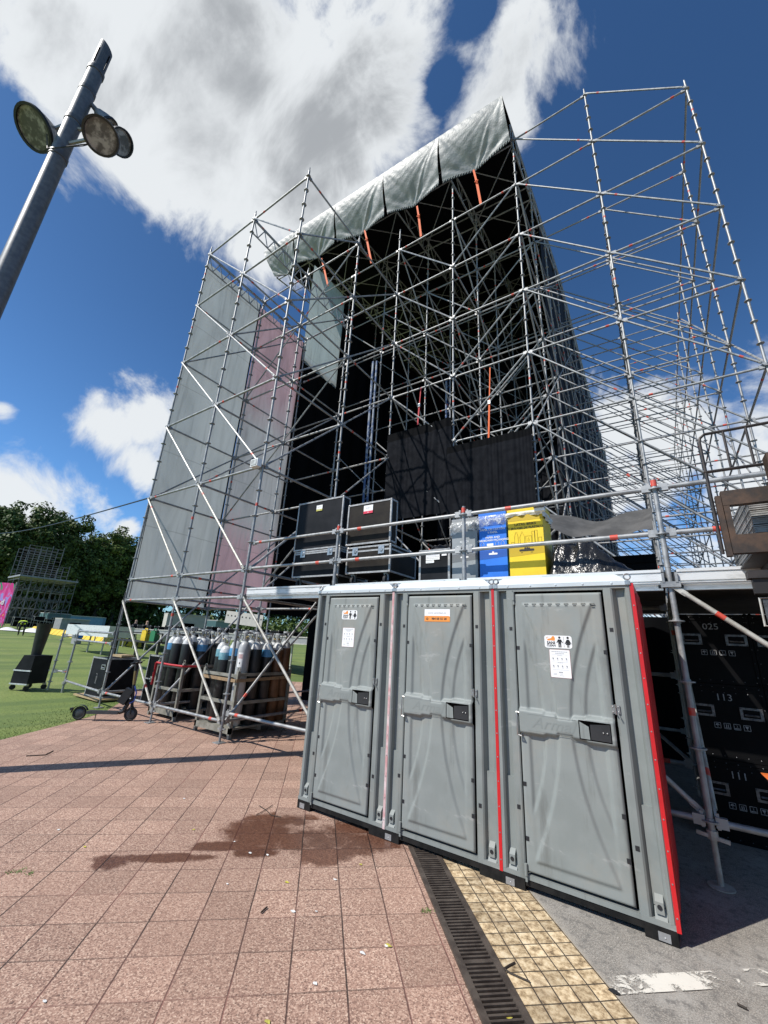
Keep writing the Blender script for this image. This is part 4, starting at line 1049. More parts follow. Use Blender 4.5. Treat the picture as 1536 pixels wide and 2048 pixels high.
for c, m_, xx in ((cabs[0],PINKP,1.034),(cabs[1],REDP,1.046),(cabs[2],REDP,1.058)):
    r = c.location.copy(); c.location = (0,0,0); side_panel(c, m_, xx); c.location = r
r_ = cabs[2].location.copy(); cabs[2].location = (0,0,0); corner_plate(cabs[2], CW-0.10); cabs[2].location = r_

# ================================================================== FLIGHT CASES
def flight_case(name, w, d, h, panel, lid=None, latch=True, handles=(), wheels=0.0, label_fn=None, trim=TRIM, t=0.028, cat='flight case'):
    """origin: front left bottom corner, y runs back"""
    root = thing(name, 'x', cat); z0 = wheels
    mb = MB(); mb.box((0.004,0.004,z0+0.004),(w-0.004,d-0.004,z0+h-0.004)); mb.build('panel', panel, root)
    mb = MB()
    def edge(p, q): mb.beam(p, q, t, t)
    for z in (z0+t/2, z0+h-t/2):
        for y in (t/2-0.004, d-t/2+0.004): edge((0,y,z),(w,y,z))
        for x in (t/2-0.004, w-t/2+0.004): edge((x,0.02,z),(x,d-0.02,z))
    for x in (t/2-0.005, w-t/2+0.005):
        for y in (t/2-0.005, d-t/2+0.005): edge((x,y,z0),(x,y,z0+h))
    if lid: 
        for z in (z0+h*lid,): mb.box((-0.003,-0.003,z-0.012),(w+0.003,0.012,z+0.012)); mb.box((w-0.012,-0.003,z-0.012),(w+0.003,d,z+0.012))
    for x in (0.012,w-0.012):
        for y in (0.012,d-0.012):
            for z in (z0+0.012,z0+h-0.012): mb.lathe([(0.001,-0.024),(0.017,-0.017),(0.024,0),(0.017,0.017),(0.001,0.024)],(x,y,z),8,1)
    if trim is CASEDK:
        for k in range(7):
            for z in (z0+0.03, z0+h*lid-0.03, z0+h*lid+0.02): mb.lathe([(0,0),(0.005,0),(0,0.003)],(0.03+(w-0.06)*k/6,-0.006,z),6,2,Matrix.Rotation(pi/2,3,'X'))
        for x in (0.015,w-0.015):
            for k in range(5): mb.lathe([(0,0),(0.005,0),(0,0.003)],(x,-0.008,z0+0.08+(h-0.16)*k/4),6,2,Matrix.Rotation(pi/2,3,'X'))
    mb.build('edging', [trim, STEEL if trim is not CASEDK else CASEDK, DKHAND], root)
    if lid and latch:
        for x in (w*0.2,w*0.8):
            mb = MB(); z = z0+h*lid; mb.box((x-0.05,-0.008,z-0.06),(x+0.05,-0.001,z+0.06)); mb.lathe([(0,0),(0.03,0),(0.03,0.008),(0,0.01)],(x,-0.008,z),10,0,Matrix.Rotation(pi/2,3,'X')); mb.beam((x,-0.02,z-0.028),(x,-0.02,z+0.028),0.008,0.012); mb.build('latch', STEEL, root)
    for hx, hz in handles:
        mb = MB(); z = z0+hz
        for a in (-1,1): mb.box((hx+a*0.075-0.012,-0.008,z-0.055),(hx+a*0.075+0.012,0.0,z+0.055)); mb.box((hx-0.0629,-0.008,z+a*0.045-0.010),(hx+0.0629,0.0,z+a*0.045+0.010))
        for a in (-0.08,-0.04,0,0.04,0.08):
            for b_ in (-0.048,0.048): mb.lathe([(0,0),(0.006,0),(0,0.004)],(hx+a,-0.008,z+b_),6,0,Matrix.Rotation(pi/2,3,'X'))
        mb.box((hx-0.06,-0.0025,z-0.034),(hx+0.06,0.0,z+0.034),1); mb.tube((hx-0.055,-0.010,z-0.012),(hx+0.055,-0.010,z-0.012),0.009,6,0)
        mb.build('handle', [STEEL if panel is not CASEDK else DKHAND, CASEDK], root)
    if wheels:
        for x in (0.1,w-0.1):
            for y in (0.08,d-0.08):
                mb = MB(); mb.tube((x-0.018,y,wheels*0.42),(x+0.018,y,wheels*0.42),wheels*0.42,12); mb.box((x-0.03,y-0.035,wheels-0.012),(x+0.03,y+0.035,wheels),1)
                for a in (-0.024,0.024): mb.box((x+a-0.003,y-0.02,wheels*0.35),(x+a+0.003,y+0.02,wheels-0.01),1)
                mb.build('castor', [RUBBER, STEEL], root)
    if label_fn: label_fn(root)
    return root
def tagcard(col, txt, x, z, w=0.13, h=0.10, mark=True):
    def fn(root):
        mb = MB(); y = -0.006; flat(mb, [(x,z),(x+w,z),(x+w,z+h),(x,z+h)], y, 0); flat(mb, [(x,z),(x+w,z),(x+w,z+h*.30),(x,z+h*.30)], y-0.0006, 1)
        mb.text(txt,(x+w*.5,y-0.0006,z+h*.66),Xv,Zv,h*.26,2); flat(mb, [(x+w*.4,z+h*.22),(x+w*.5,z+h*.06),(x+w*.6,z+h*.22),(x+w*.5,z+h*.15)], y-0.001, 0)
        mb.build('label_card', [WHITE, col, GREYINK], root, flat=True)
    return fn
Yc_ = 4.63
L1 = place(flight_case('flight_case',0.97,0.72,0.43,CASEB,0.9,handles=(),wheels=0.16,t=0.024), (-4.94,Yc_,2.372), 0, 'black case on castors under another, left stack on the deck', 'flight cases stacked on the deck')
L2 = place(flight_case('flight_case',0.99,0.17,0.84,CASEB,None,t=0.024,label_fn=tagcard(pbr('olive_card',(0.45,0.42,0.08),None),'ARMOT',0.42,0.65)), (-4.96,Yc_-0.01,2.372+0.60), 0, 'tall black case with a white and yellow tag, topmost of the left stack', 'flight cases stacked on the deck')
R1 = place(flight_case('flight_case',0.78,0.72,0.40,CASEBR,0.82,wheels=0.17,t=0.024), (-3.82,Yc_,2.372), 0, 'low case on castors with two big latches, below the red tagged case', 'flight cases stacked on the deck')
R2 = place(flight_case('flight_case',0.80,0.16,0.65,CASEBR,None,t=0.024,label_fn=tagcard(pbr('crimson_card',(0.60,0.02,0.06),None),'XQKT',0.30,0.47,0.17,0.13)), (-3.85,Yc_-0.01,2.372+0.60), 0, 'brownish case with a white and red tag on top of the right stack', 'flight cases stacked on the deck')
def smalltag(root):
    mb = MB(); y = -0.006; flat(mb, [(0.10,0.30),(0.30,0.30),(0.30,0.38),(0.10,0.38)], y, 0); flat(mb, [(0.10,0.26),(0.22,0.26),(0.22,0.295),(0.10,0.295)], y, 0); flat(mb, [(0.33,0.345),(0.40,0.345),(0.40,0.38),(0.33,0.38)], y, 0)
    rr = random.Random(3)
    for z in (0.36,0.34,0.32,0.275):
        u = 0.11
        while u < (0.20 if z < .3 else 0.28): l = rr.uniform(.008,.02); flat(mb, [(u,z-.003),(u+l,z-.003),(u+l,z+.003),(u,z+.003)], y-.0006, 1); u += l+.005
    mb.build('label_card', [WHITE, GREYINK], root, flat=True)
place(flight_case('flight_case',0.44,0.5,0.44,CASEB,None,label_fn=smalltag), (-2.60,4.68,2.372), 0, 'small black case with white paper labels beside the grey bin', 'flight cases stacked on the deck')
mb = MB()
for k in range(5):
    r = 0.17-0.012*k; mb.path([(-2.38+r*cos(t*pi/9),4.90+r*0.8*sin(t*pi/9),2.83+0.014*k+0.01*sin(3*t+k)) for t in range(18)],0.012,5,0,True)
tag(mb.build('cable_coil', BLK), 'coil of black cable lying on the small labelled case', 'cable')

# the stack of numbered cases under the deck
def symbols(num):
    def fn(root):
        mb = MB(); y = -0.003
        mb.text(num,(0.29,y,0.56),Xv,Zv,0.088,0,wx=1.05)
        for k in range(4):
            cx = 0.20+k*0.075; cz = 0.30; r = 0.026
            for a, b_ in (((-r,-r),(r,-r+.004)),((-r,r-.004),(r,r)),((-r,-r),(-r+.004,r)),((r-.004,-r),(r,r))): flat(mb,[(cx+a[0],cz+a[1]),(cx+b_[0],cz+a[1]),(cx+b_[0],cz+b_[1]),(cx+a[0],cz+b_[1])],y,0)
            if k == 0: flat(mb,[(cx-.017,cz),(cx+.017,cz),(cx+.010,cz+.012),(cx,cz+.017),(cx-.010,cz+.012)],y,0); flat(mb,[(cx-.002,cz-.017),(cx+.002,cz-.017),(cx+.002,cz),(cx-.002,cz)],y,0)
            if k == 1:
                for a in (-.010,.004): flat(mb,[(cx+a,cz-.012),(cx+a+.006,cz-.012),(cx+a+.006,cz+.015),(cx+a,cz+.015)],y,0)
                flat(mb,[(cx-.018,cz-.018),(cx+.018,cz-.018),(cx+.018,cz-.014),(cx-.018,cz-.014)],y,0)
            if k == 2: mb.text('2',(cx,y,cz+.006),Xv,Zv,.026,0); flat(mb,[(cx-.018,cz-.018),(cx+.018,cz-.018),(cx+.018,cz-.010),(cx-.018,cz-.010)],y,0)
            if k == 3: flat(mb,[(cx-.014,cz+.016),(cx-.008,cz),(cx-.002,cz-.004),(cx-.002,cz-.014),(cx-.010,cz-.017),(cx+.010,cz-.017),(cx+.002,cz-.014),(cx+.002,cz-.004),(cx+.008,cz),(cx+.014,cz+.016)],y,0)
        mb.build('stencil', CASEINK, root, flat=True)
    return fn
CASEINK = pbr('pale_stencil', (0.34,0.34,0.34), (0.2,0.2,0.2), 40, 0.6)
for r_, (num, word) in enumerate((('111','lowest'),('113','middle'),('025','topmost'))):
    c = flight_case('flight_case',0.60,0.8,0.685,CASEDK,0.93,latch=False,handles=((0.11,0.43),(0.48,0.43)),label_fn=symbols(num), trim=CASEDK)
    place(c, (0.13,5.62,0.003+0.69*r_), 0, 'black numbered case %s under the deck, %s of the stack by the cabins' % (num, word), 'numbered cases stacked under the deck')
    c = flight_case('flight_case',0.60,0.8,0.685,CASEDK,0.93,latch=False,handles=((0.11,0.43),(0.48,0.43)), trim=CASEDK)
    place(c, (0.745,5.62,0.003+0.69*r_), 0, 'unnumbered black case at the right edge under the deck, %s of its stack' % word, 'plain cases stacked under the deck')

# ================================================================== BINS, BAGS
FILM = bpy.data.materials.new('clear_plastic_liner'); FILM.use_nodes = True
T = NT(FILM.node_tree); b = FILM.node_tree.nodes['Principled BSDF']; b.inputs['Roughness'].default_value = 0.15; T.put(b.inputs['Base Color'], (0.85,0.87,0.88))
tc = T.node('ShaderNodeTexCoord'); T.put(b.inputs['Alpha'], T.math('MULTIPLY_ADD', T.step(T.noise(tc.outputs['Object'], 14, 4, 0.6, 1.5), 0.42, 0.68), 0.62, 0.16))
bn = T.node('ShaderNodeBump'); bn.inputs['Strength'].default_value = 0.8; bn.inputs['Distance'].default_value = 0.02
T.put(bn.inputs['Height'], T.noise(tc.outputs['Object'], 12, 4, 0.6, 1.0)); T.l.new(bn.outputs[0], b.inputs['Normal'])
def card_bin(w, d, h, mat, dark, ink, lab, loc, rows, kind, tilt=0.0):
    root = thing('recycling_bin', lab, 'bin', (0,0,0), 'cardboard recycling bins on the deck')
    mb = MB(); mb.box((0,0,0),(w,d,h)); mb.box((-0.004,-0.004,h*0.90),(w+0.004,d+0.004,h)); mb.build('box', mat, root)
    mb = MB(); y = -0.0015
    flat(mb,[(0,h*0.79),(w,h*0.79),(w,h*0.90),(0,h*0.90)],y,0); flat(mb,[(0,h*0.30),(w,h*0.33),(w,h*0.43),(0,h*0.43)],y,0)
    mb.add([(w+0.0015,0,h*0.30),(w+0.0015,d,h*0.30),(w+0.0015,d,h*0.43),(w+0.0015,0,h*0.43)],[(0,1,2,3)],0)
    mb.build('printed_band', dark, root, flat=True)
    mb = MB(); y = -0.003
    for txt, z, sz in rows: mb.text(txt,(w*0.5,y,h*z),Xv,Zv,sz,0,bold=0.0006)
    if kind == 'cans':
        def ol(pts): mb.path([(w*a,y,h*b_) for a,b_ in pts],0.0012,4,0,True)
        ol([(.18,.47),(.28,.47),(.28,.57),(.25,.63),(.21,.63),(.18,.57)]); ol([(.34,.47),(.46,.47),(.47,.56),(.40,.64),(.33,.56)]); ol([(.50,.47),(.66,.47),(.66,.57),(.50,.57)]); ol([(.55,.50),(.61,.50),(.58,.55)]); ol([(.68,.47),(.75,.47),(.75,.63),(.68,.63)]); ol([(.76,.48),(.83,.48),(.83,.64),(.76,.64)]); ol([(.86,.47),(.94,.47),(.94,.54),(.86,.54)]); ol([(.08,.47),(.16,.47),(.16,.50),(.08,.50)])
        flat(mb, rrect(w*.30,h*.365,w*.72,h*.395,0.01), y, 0)
        for a, c_ in ((.47,.405),(.53,.405),(.58,.40)): flat(mb, disc(w*a,h*c_,0.012,8), y-.0004, 0)
        for a in (.34,.62): flat(mb,[(w*a,h*.345),(w*(a+.06),h*.345),(w*(a+.06),h*.352),(w*a,h*.352)],y,0)
    else:
        flat(mb, rrect(w*.28,h*.46,w*.52,h*.53,0.004), y, 0); 
        for a in (.06,.60,.80): mb.path([(w*a,y,h*.46),(w*(a+.12),y,h*.46),(w*(a+.12),y,h*.53),(w*(a+.06),y,h*.56),(w*a,y,h*.53)],0.002,4,0,True)
        flat(mb, rrect(w*.34,h*.365,w*.66,h*.39,0.01), y, 0); flat(mb, disc(w*.5,h*.40,0.012,8), y-.0004, 0)
    mb.build('print', ink, root, flat=True)
    mb = MB(); rr = random.Random(int(w*1000))
    hang = 0.10 if kind == 'cans' else 0.24
    per = [(0,0),(w,0),(w,d),(0,d)]; n = 64
    def fn(u, v):
        q = (u*4) % 4; k = int(q); f = q-k; a = per[k]; c = per[(k+1)%4]
        x = a[0]+(c[0]-a[0])*f; yy = a[1]+(c[1]-a[1])*f
        ox, oy = x-w/2, yy-d/2; L = sqrt(ox*ox+oy*oy); o = 0.008+0.03*sin(pi*min(1,v*1.1))*(0.6+0.4*sin(u*41))+0.018*v*sin(u*67+1)
        hg = hang*(0.75+0.25*sin(u*11+w*9))
        z0 = h*0.90 if kind == 'cans' else h*0.93
        return (x+ox/L*o, yy+oy/L*o, z0+0.015-hg*v)
    mb.grid(n*2, 8, fn); mb.build('bin_liner', FILM if kind != 'cans' else WHITE if False else LINW, root, sharp=80)
    place(root, loc, tilt); return root
LINW = pbr('milky_liner', (0.72,0.70,0.62), (0.6,0.58,0.5), 14, 0.3, 0, 0.6, 14, 0.01)
card_bin(0.40,0.40,0.88,YEL,YELD,INK,'bright yellow cardboard bin for cans and plastic',(-1.395,4.68,2.372),[('LATAS, BRIKS',.735,.042),('Y ENVASES DE PLÁSTICO',.685,.036),],'cans',0.0)
card_bin(0.34,0.34,0.86,BLUE,BLUED,WHITE,'blue cardboard bin for paper and card between two others',(-1.765,4.70,2.372),[('PAPEL DE CARTÓN',.735,.036),('Y PAPEL',.69,.036),('PAPER AND',.615,.034),('CARDBOARD PACKAGING',.575,.032)],'paper')
card_bin(0.34,0.34,0.82,GRCARD,GRCARDD,WHITE,'grey cardboard bin with a clear liner behind the rail post',(-2.135,4.70,2.372),[('RESTOS',.62,.035),('MIXED WASTE',.55,.032)],'paper')
# light fitting above the yellow bin
lf = thing('work_light', 'small white work light hung under the top guard rail above the yellow bin', 'lamp', (-1.0,4.58,3.12))
mb = MB(); mb.cbox((-1.0,4.60,3.145),(0.11,0.06,0.035)); mb.build('diffuser', WHITE, lf); mb = MB(); mb.cbox((-1.0,4.60,3.172),(0.12,0.07,0.016)); mb.build('bracket', STEEL, lf)
# heap of bin liners
mb = MB()
rr = random.Random(8); blobs = [(rr.uniform(-.95,.0),rr.uniform(4.8,5.3),rr.uniform(.18,.3)) for _ in range(14)]
def heap(u, v):
    x = -1.0+1.02*u; y = 4.62+0.8*v
    env = sstep(0,0.10,u)*sstep(1.0,0.35,u)*sstep(0,0.22,v)*sstep(1,0.75,v)
    z = 0.40*env*(1-0.30*u)
    q = Vector((u*5.0,v*3.2,0.3)); nn_ = mnoise.noise(q)+0.6*abs(mnoise.noise(q*2.3))+0.35*abs(mnoise.noise(q*5.1))
    z += env*0.11*nn_
    y -= 0.10*env*mnoise.noise(q*1.7+Vector((9,2,1))); x += 0.05*env*mnoise.noise(q*2.1+Vector((3,7,5)))
    return (x, y, 2.374+max(0,z))
mb.grid(90, 60, heap); tag(mb.build('bin_bags', BAGM, sharp=60), 'heap of shiny black plastic sheeting beside the yellow bin', 'plastic sheet')
# ================================================================== GAS CYLINDERS
def cylinder(body, band, shoulder, h=1.36, r=0.105, guard=True, card=False):
    root = thing('gas_cylinder', 'x', 'gas cylinder')
    n = 18; mb = MB()
    mb.lathe([(r-0.012,0.0),(r,0.012),(r,h*0.80),(r*1.003,h*0.80),(r*1.003,h*0.875),(r*0.97,h*0.895),(r*0.82,h*0.945),(r*0.55,h*0.978),(0.036,h*0.99),(0.036,h)],(0,0,0),n,mats=[0,0,0,1,1,2,2,2,2])
    mb.build('body', [body, band, shoulder], root, sharp=50)
    mb = MB(); mb.tube((0,0,h),(0,0,h+0.07),0.016,8); mb.tube((-0.03,0,h+0.045),(0.035,0,h+0.045),0.012,6); mb.build('valve', BRASSV, root)
    if guard:
        mb = MB()
        mb.lathe([(0.042,h-0.005),(0.048,h+0.02),(0.052,h+0.03),(0.040,h+0.03)],(0,0,0),12,cap=False)
        for k in range(3):
            t = 2*pi*k/3+0.5; mb.beam((0.045*cos(t),0.045*sin(t),h+0.02),(0.066*cos(t),0.066*sin(t),h+0.135),0.028,0.006,up=(cos(t),sin(t),0))
        mb.lathe([(0.060,h+0.125),(0.072,h+0.125),(0.072,h+0.155),(0.060,h+0.155),(0.060,h+0.125)],(0,0,0),14,cap=False); mb.build('valve_guard', CYLGUARD, root)
    if card:
        mb = MB()
        for k in range(5):
            a0 = -1.9+k*0.16; a1 = a0+0.16
            for z0, z1, m_ in ((0.92,1.16,0),(1.06,1.13,1),(0.97,1.0,2)):
                rr_ = r*1.006+(0.0008 if m_ else 0)
                if m_ == 2 and k != 2: continue
                mb.add([(rr_*cos(a0),rr_*sin(a0),z0),(rr_*cos(a1),rr_*sin(a1),z0),(rr_*cos(a1),rr_*sin(a1),z1),(rr_*cos(a0),rr_*sin(a0),z1)],[(0,1,2,3)],m_)
        mb.build('label', [WHITE, PINKP, INK], root, sharp=60)
    return root
BRASSV = pbr('valve_brass', (0.35,0.27,0.14), None, rough=0.35, metal=0.8)
CYLGUARD = pbr('grey_guard', (0.45,0.46,0.46), (0.33,0.34,0.34), 12, 0.45)
KN = {'b': (CYLB,CYLBL,CYLW), 't': (CYLB,CYLTQ,CYLW), 'k': (CYLB,CYLB,CYLW), 'g': (CYLGR,CYLGR,CYLGR), 'n': (CYLBR,CYLBR,CYLW)}
protos = {}
def put_cyl(kind, x, y, z, lab, grp, s=1.0, card=False):
    key = (kind, card)
    if key not in protos: o = protos[key] = cylinder(*KN[kind], card=card)
    else: o = copy_tree(protos[key])
    place(o, (x,y,z), random.uniform(-0.5,0.5) if not card else 0.35, lab, grp); o.scale = (1,1,s); return o
def stillage(x0, y0, w, d, lab, h=1.02):
    root = thing('cylinder_stillage', lab, 'stillage', (x0,y0,0), 'steel stillages holding gas cylinders')
    mb = MB(); mb.box((x0,y0,0.13),(x0+w,y0+d,0.16))
    for a in (0,d/2-0.03,d-0.06): mb.box((x0,y0+a,0.07),(x0+w,y0+a+0.06,0.13))
    mb.build('floor_plate', STILM, root)
    for ax in (x0,x0+w-0.05):
        for ay in (y0,y0+d-0.05):
            mb = MB(); mb.box((ax,ay,0.0),(ax+0.05,ay+0.05,h)); mb.path([(ax+0.025+0.03*cos(t*pi/5),ay+0.025,h+0.03+0.03*sin(t*pi/5)) for t in range(10)],0.008,5,0,True)
            for sx_ in (0.10,): mb.beam((ax+0.025,ay+0.025,0.02),(ax+0.025+(0.12 if ax == x0 else -0.12),ay+0.025,0.12),0.03,0.008)
            mb.build('post', STILM, root)
    for z in (0.50,0.94):
        for ay in (y0+0.004,y0+d-0.05):
            if z > 0.9 and ay == y0+0.004: continue
            mb = MB(); mb.box((x0+0.05,ay,z),(x0+w-0.05,ay+0.035,z+0.05)); mb.build('rail', STILM, root)
        for ax in (x0+0.004,x0+w-0.042):
            mb = MB(); mb.box((ax,y0+0.05,z),(ax+0.035,y0+d-0.05,z+0.05)); mb.build('rail', STILM, root)
    mb = MB(); mb.box((x0+0.05,y0+0.004,0.92),(x0+w-0.05,y0+0.03,0.97)); mb.build('gate_bar', STILM, root)
    return root
stillage(-7.02,4.72,0.98,1.22,'dirty steel stillage of gas cylinders nearest the portable toilets')
stillage(-8.85,4.86,0.95,1.15,'steel stillage of gas cylinders behind the electric scooter')
G1 = [('t',-6.86,4.93,.97,'black gas cylinder with dull teal band at the front left of the near stillage'),('t',-6.66,4.86,.93,'slightly shorter black gas cylinder with white stencil and teal band in the near stillage'),('b',-6.46,4.92,1.0,'black gas cylinder with bright blue band beside the plain grey cylinder'),
      ('g',-6.20,4.90,1.0,'plain grey gas cylinder with a white hazard label'),('k',-6.18,5.15,1.0,None),('b',-6.16,5.40,1.0,'black cylinder with bright blue band at the right side of the near stillage'),('n',-6.16,5.64,1.0,'brown gas cylinder second from the back corner of the near stillage'),
      ('n',-6.17,5.84,1.03,'brown gas cylinder at the back right corner of the near stillage')]
for kd,x,y,s_,l in G1: put_cyl(kd,x,y,0.16,l or 'black gas cylinder with a plain white shoulder behind the grey cylinder','gas cylinders in the near stillage',s_,kd == 'g')
for i,(x,y) in enumerate(((-6.86,5.2),(-6.62,5.18),(-6.40,5.2),(-6.86,5.46),(-6.62,5.46),(-6.40,5.46),(-6.86,5.74),(-6.62,5.74),(-6.39,5.74))):
    put_cyl('k' if i % 3 else 'n', x, y, 0.16, 'white shouldered cylinder crowded behind the front row of the near stillage' if i % 3 else 'brown cylinder crowded behind the front row of the near stillage', 'inner white shouldered cylinders' if i % 3 else 'inner brown cylinders', random.uniform(.97,1.03))
G2 = [('b',-8.70,5.02,1.0,'black gas cylinder with blue band at the left end of the far stillage'),('k',-8.46,4.98,1.0,'black white shouldered cylinder second from left in the far stillage'),('k',-8.16,5.02,1.0,'black white shouldered cylinder at the front right of the far stillage'),
      ('b',-8.06,5.30,1.0,'black blue banded cylinder at the right side of the far stillage')]
for kd,x,y,s_,l in G2: put_cyl(kd,x,y,0.16,l,'gas cylinders in the far stillage',s_)
for x,y in ((-8.70,5.3),(-8.44,5.28),(-8.25,5.5),(-8.66,5.6),(-8.44,5.78),(-8.06,5.66)): put_cyl('k',x,y,0.16,'white shouldered cylinder packed behind the front row of the far stillage','packed cylinders in the far stillage',random.uniform(.97,1.04))
mb = MB(); mb.path([(-8.86,4.85,0.98),(-8.84,4.84,0.98),(-8.3,4.83,0.97),(-7.9,4.84,0.97),(-7.88,5.2,0.97)],0.02,5); mb.beam((-8.86,4.84,0.98),(-8.90,4.86,0.55),0.05,0.01)
tag(mb.build('ratchet_strap', REDSTRAP), 'red strap tied round the cylinders behind the scooter', 'strap')
mb = MB(); mb.beam((-6.98,4.70,0.885),(-6.05,4.69,0.875),0.012,0.05); mb.beam((-6.04,4.70,0.875),(-6.02,5.9,0.90),0.012,0.05)
tag(mb.build('ratchet_strap', pbr('tan_webbing',(0.32,0.22,0.12),(0.24,0.16,0.09),20,0.7)), 'tan strap drawn across the near cylinder stillage', 'strap')

# ================================================================== ELECTRIC SCOOTER
sc = thing('electric_scooter', 'dark folding electric scooter parked at the edge of the paving', 'scooter', (0,0,0))
def wheel(x, z=0.115, r=0.115):
    mb = MB(); mb.path([(x+(r-0.022)*cos(t*pi/12),0,z+(r-0.022)*sin(t*pi/12)) for t in range(24)],0.022,8,0,True)
    w_ = mb.build('wheel', TYRE, sc)
    mb = MB(); mb.lathe([(0.0,-0.022),(0.035,-0.022),(0.072,-0.012),(0.072,0.012),(0.035,0.022),(0,0.022)],(x,0,z),18,0,Matrix.Rotation(pi/2,3,'X')); mb.build('rim', SCOOT, w_)
wheel(0.0); wheel(0.86)
mb = MB(); mb.box((0.14,-0.075,0.115),(0.66,0.075,0.155)); mb.box((0.15,-0.06,0.1555),(0.64,0.06,0.160),1); mb.build('deck', [SCOOT, RUBBER], sc)
mb = MB(); mb.path([(0.66,0,0.14),(0.72,0,0.16),(0.80,0,0.36)],[0.035,0.04,0.035],8); mb.build('neck', BLK, sc)
mb = MB()
for k in range(8):
    t0 = radians(20+20*k); t1 = radians(40+20*k); c = lambda t, y: (0.135*cos(t), y, 0.115+0.135*sin(t))
    mb.add([c(t0,-0.035),c(t1,-0.035),c(t1,0.035),c(t0,0.035)],[(0,1,2,3)])
mb.box((-0.16,-0.03,0.16),(-0.12,0.03,0.2)); mb.build('mudguard', BLK, sc)
mb = MB(); mb.tube((0.855,0,0.22),(0.80,0,0.62),0.026,10,0); mb.tube((0.80,0,0.62),(0.775,0,0.86),0.022,10,1); mb.tube((0.775,0,0.86),(0.765,0,0.99),0.026,10,0); mb.build('stem', [BLK, BRASS], sc)
mb = MB(); mb.tube((0.765,-0.22,1.0),(0.765,0.22,1.0),0.016,8); mb.tube((0.765,-0.24,1.0),(0.765,-0.12,1.0),0.023,8); mb.tube((0.765,0.12,1.0),(0.765,0.24,1.0),0.023,8); mb.cbox((0.76,0,1.03),(0.07,0.10,0.05)); mb.path([(0.775,-0.10,1.0),(0.83,-0.09,1.03),(0.84,-0.18,1.04)],0.008,5); mb.path([(0.775,0.10,1.0),(0.83,0.09,1.03),(0.84,0.18,1.04)],0.008,5); mb.build('handlebar', BLK, sc)
mb = MB(); mb.path([(0.86,-0.045,0.115),(0.86,-0.05,0.23),(0.855,0,0.27),(0.86,0.05,0.23),(0.86,0.045,0.115)],0.012,6); mb.build('fork', BLK, sc)
mb = MB(); mb.path([(0.30,-0.05,0.115),(0.32,-0.10,0.01)],0.008,5); mb.build('kickstand', BLK, sc)
mb = MB(); mb.cbox((0.72,-0.03,0.42),(0.14,0.10,0.26),0,Matrix.Translation((0.72,-0.03,0.42))@Matrix.Rotation(0.45,4,'Y')@Matrix.Translation((-0.72,0.03,-0.42))); mb.build('battery_bag', BLK, sc)
for a, b_ in (((0.87,-0.03,0.33),(0.88,-0.05,0.20)),):
    mb = MB(); mb.path([(0.84,-0.04,0.60),(0.90,-0.06,0.48),(0.88,-0.05,0.34),(0.82,-0.06,0.30)],0.012,5); mb.build('lock_cable', pbr('blue_cable',(0.04,0.08,0.35),None), sc)
P0 = onz(155,1440); P1 = onz(255,1442); place(sc, (P0.x,P0.y,0), atan2(P1.y-P0.y,P1.x-P0.x)+0.0)

# ================================================================== CONFETTI BLOWER, LEFT CASES, BARRIER
bl = thing('confetti_blower', 'black cone blower standing on a wheeled black flight case on the lawn', 'blower', (-13.62,4.2,lawn_z(-13.6)))
z0 = lawn_z(-13.6); bx, by = -13.62, 4.2
mb = MB(); mb.prism([(-0.24,0.16),(0.24,0.16),(0.24,0.82),(-0.08,0.82),(-0.24,0.45)],(bx,by+0.25,z0),(0.9,0.43,0),(0,0,1),0.5); mb.build('case', CASEB, bl)
mb = MB()
for p, q in (((-0.25,0.15),(0.25,0.15)),((-0.25,0.46),(0.25,0.46))): 
    u = Vector((0.9,0.43,0)); o = Vector((bx,by+0.25,z0)); n_ = u.cross(Vector((0,0,1))).normalized()
    for dd in (0.0,0.5): mb.beam(o+u*p[0]+Vector((0,0,p[1]))+n_*dd, o+u*q[0]+Vector((0,0,q[1]))+n_*dd, 0.03, 0.03)
mb.build('edging', ALU, bl)
mb = MB(); c0 = Vector((bx+0.10,by+0.02,z0+0.78)); mb.lathe([(0.105,0.0),(0.165,0.80),(0.172,0.82),(0.15,0.82),(0.095,0.05)],c0,18); mb.build('cone', BLK, bl)
for a, b_ in ((-0.22,0),(0.22,0.0),(-0.2,0.45),(0.2,0.45)):
    mb = MB(); p = Vector((bx,by+0.25,z0))+Vector((0.9,0.43,0))*a+Vector((0.43,-0.9,0))*b_; mb.tube(p+Vector((-0.02,0,0.065)),p+Vector((0.02,0,0.065)),0.062,12); mb.box((p.x-0.03,p.y-0.03,p.z+0.11),(p.x+0.03,p.y+0.03,p.z+0.16),1); mb.build('castor', [RUBBER,STEEL], bl)

bar = Scaf(thing('scaffold_barrier', 'low scaffold barrier on the lawn edge beside the stacked black cases', 'barrier', (-12.7,4.7,0)))
BP = [(-13.05,4.52),(-12.78,4.74),(-12.45,4.62)]
for x, y in BP: bar.std(x,y,0.05,1.42,8,node0=0.25)
bar.led((*BP[0],1.36),(*BP[1],1.36)); bar.led((*BP[0],0.5),(*BP[1],0.5)); bar.led((*BP[2],1.50),(-10.2,4.5,1.50)); bar.led((*BP[2],1.28),(-10.2,4.5,1.28)); bar.led((*BP[2],0.32),(-10.2,4.5,0.30)); bar.done()
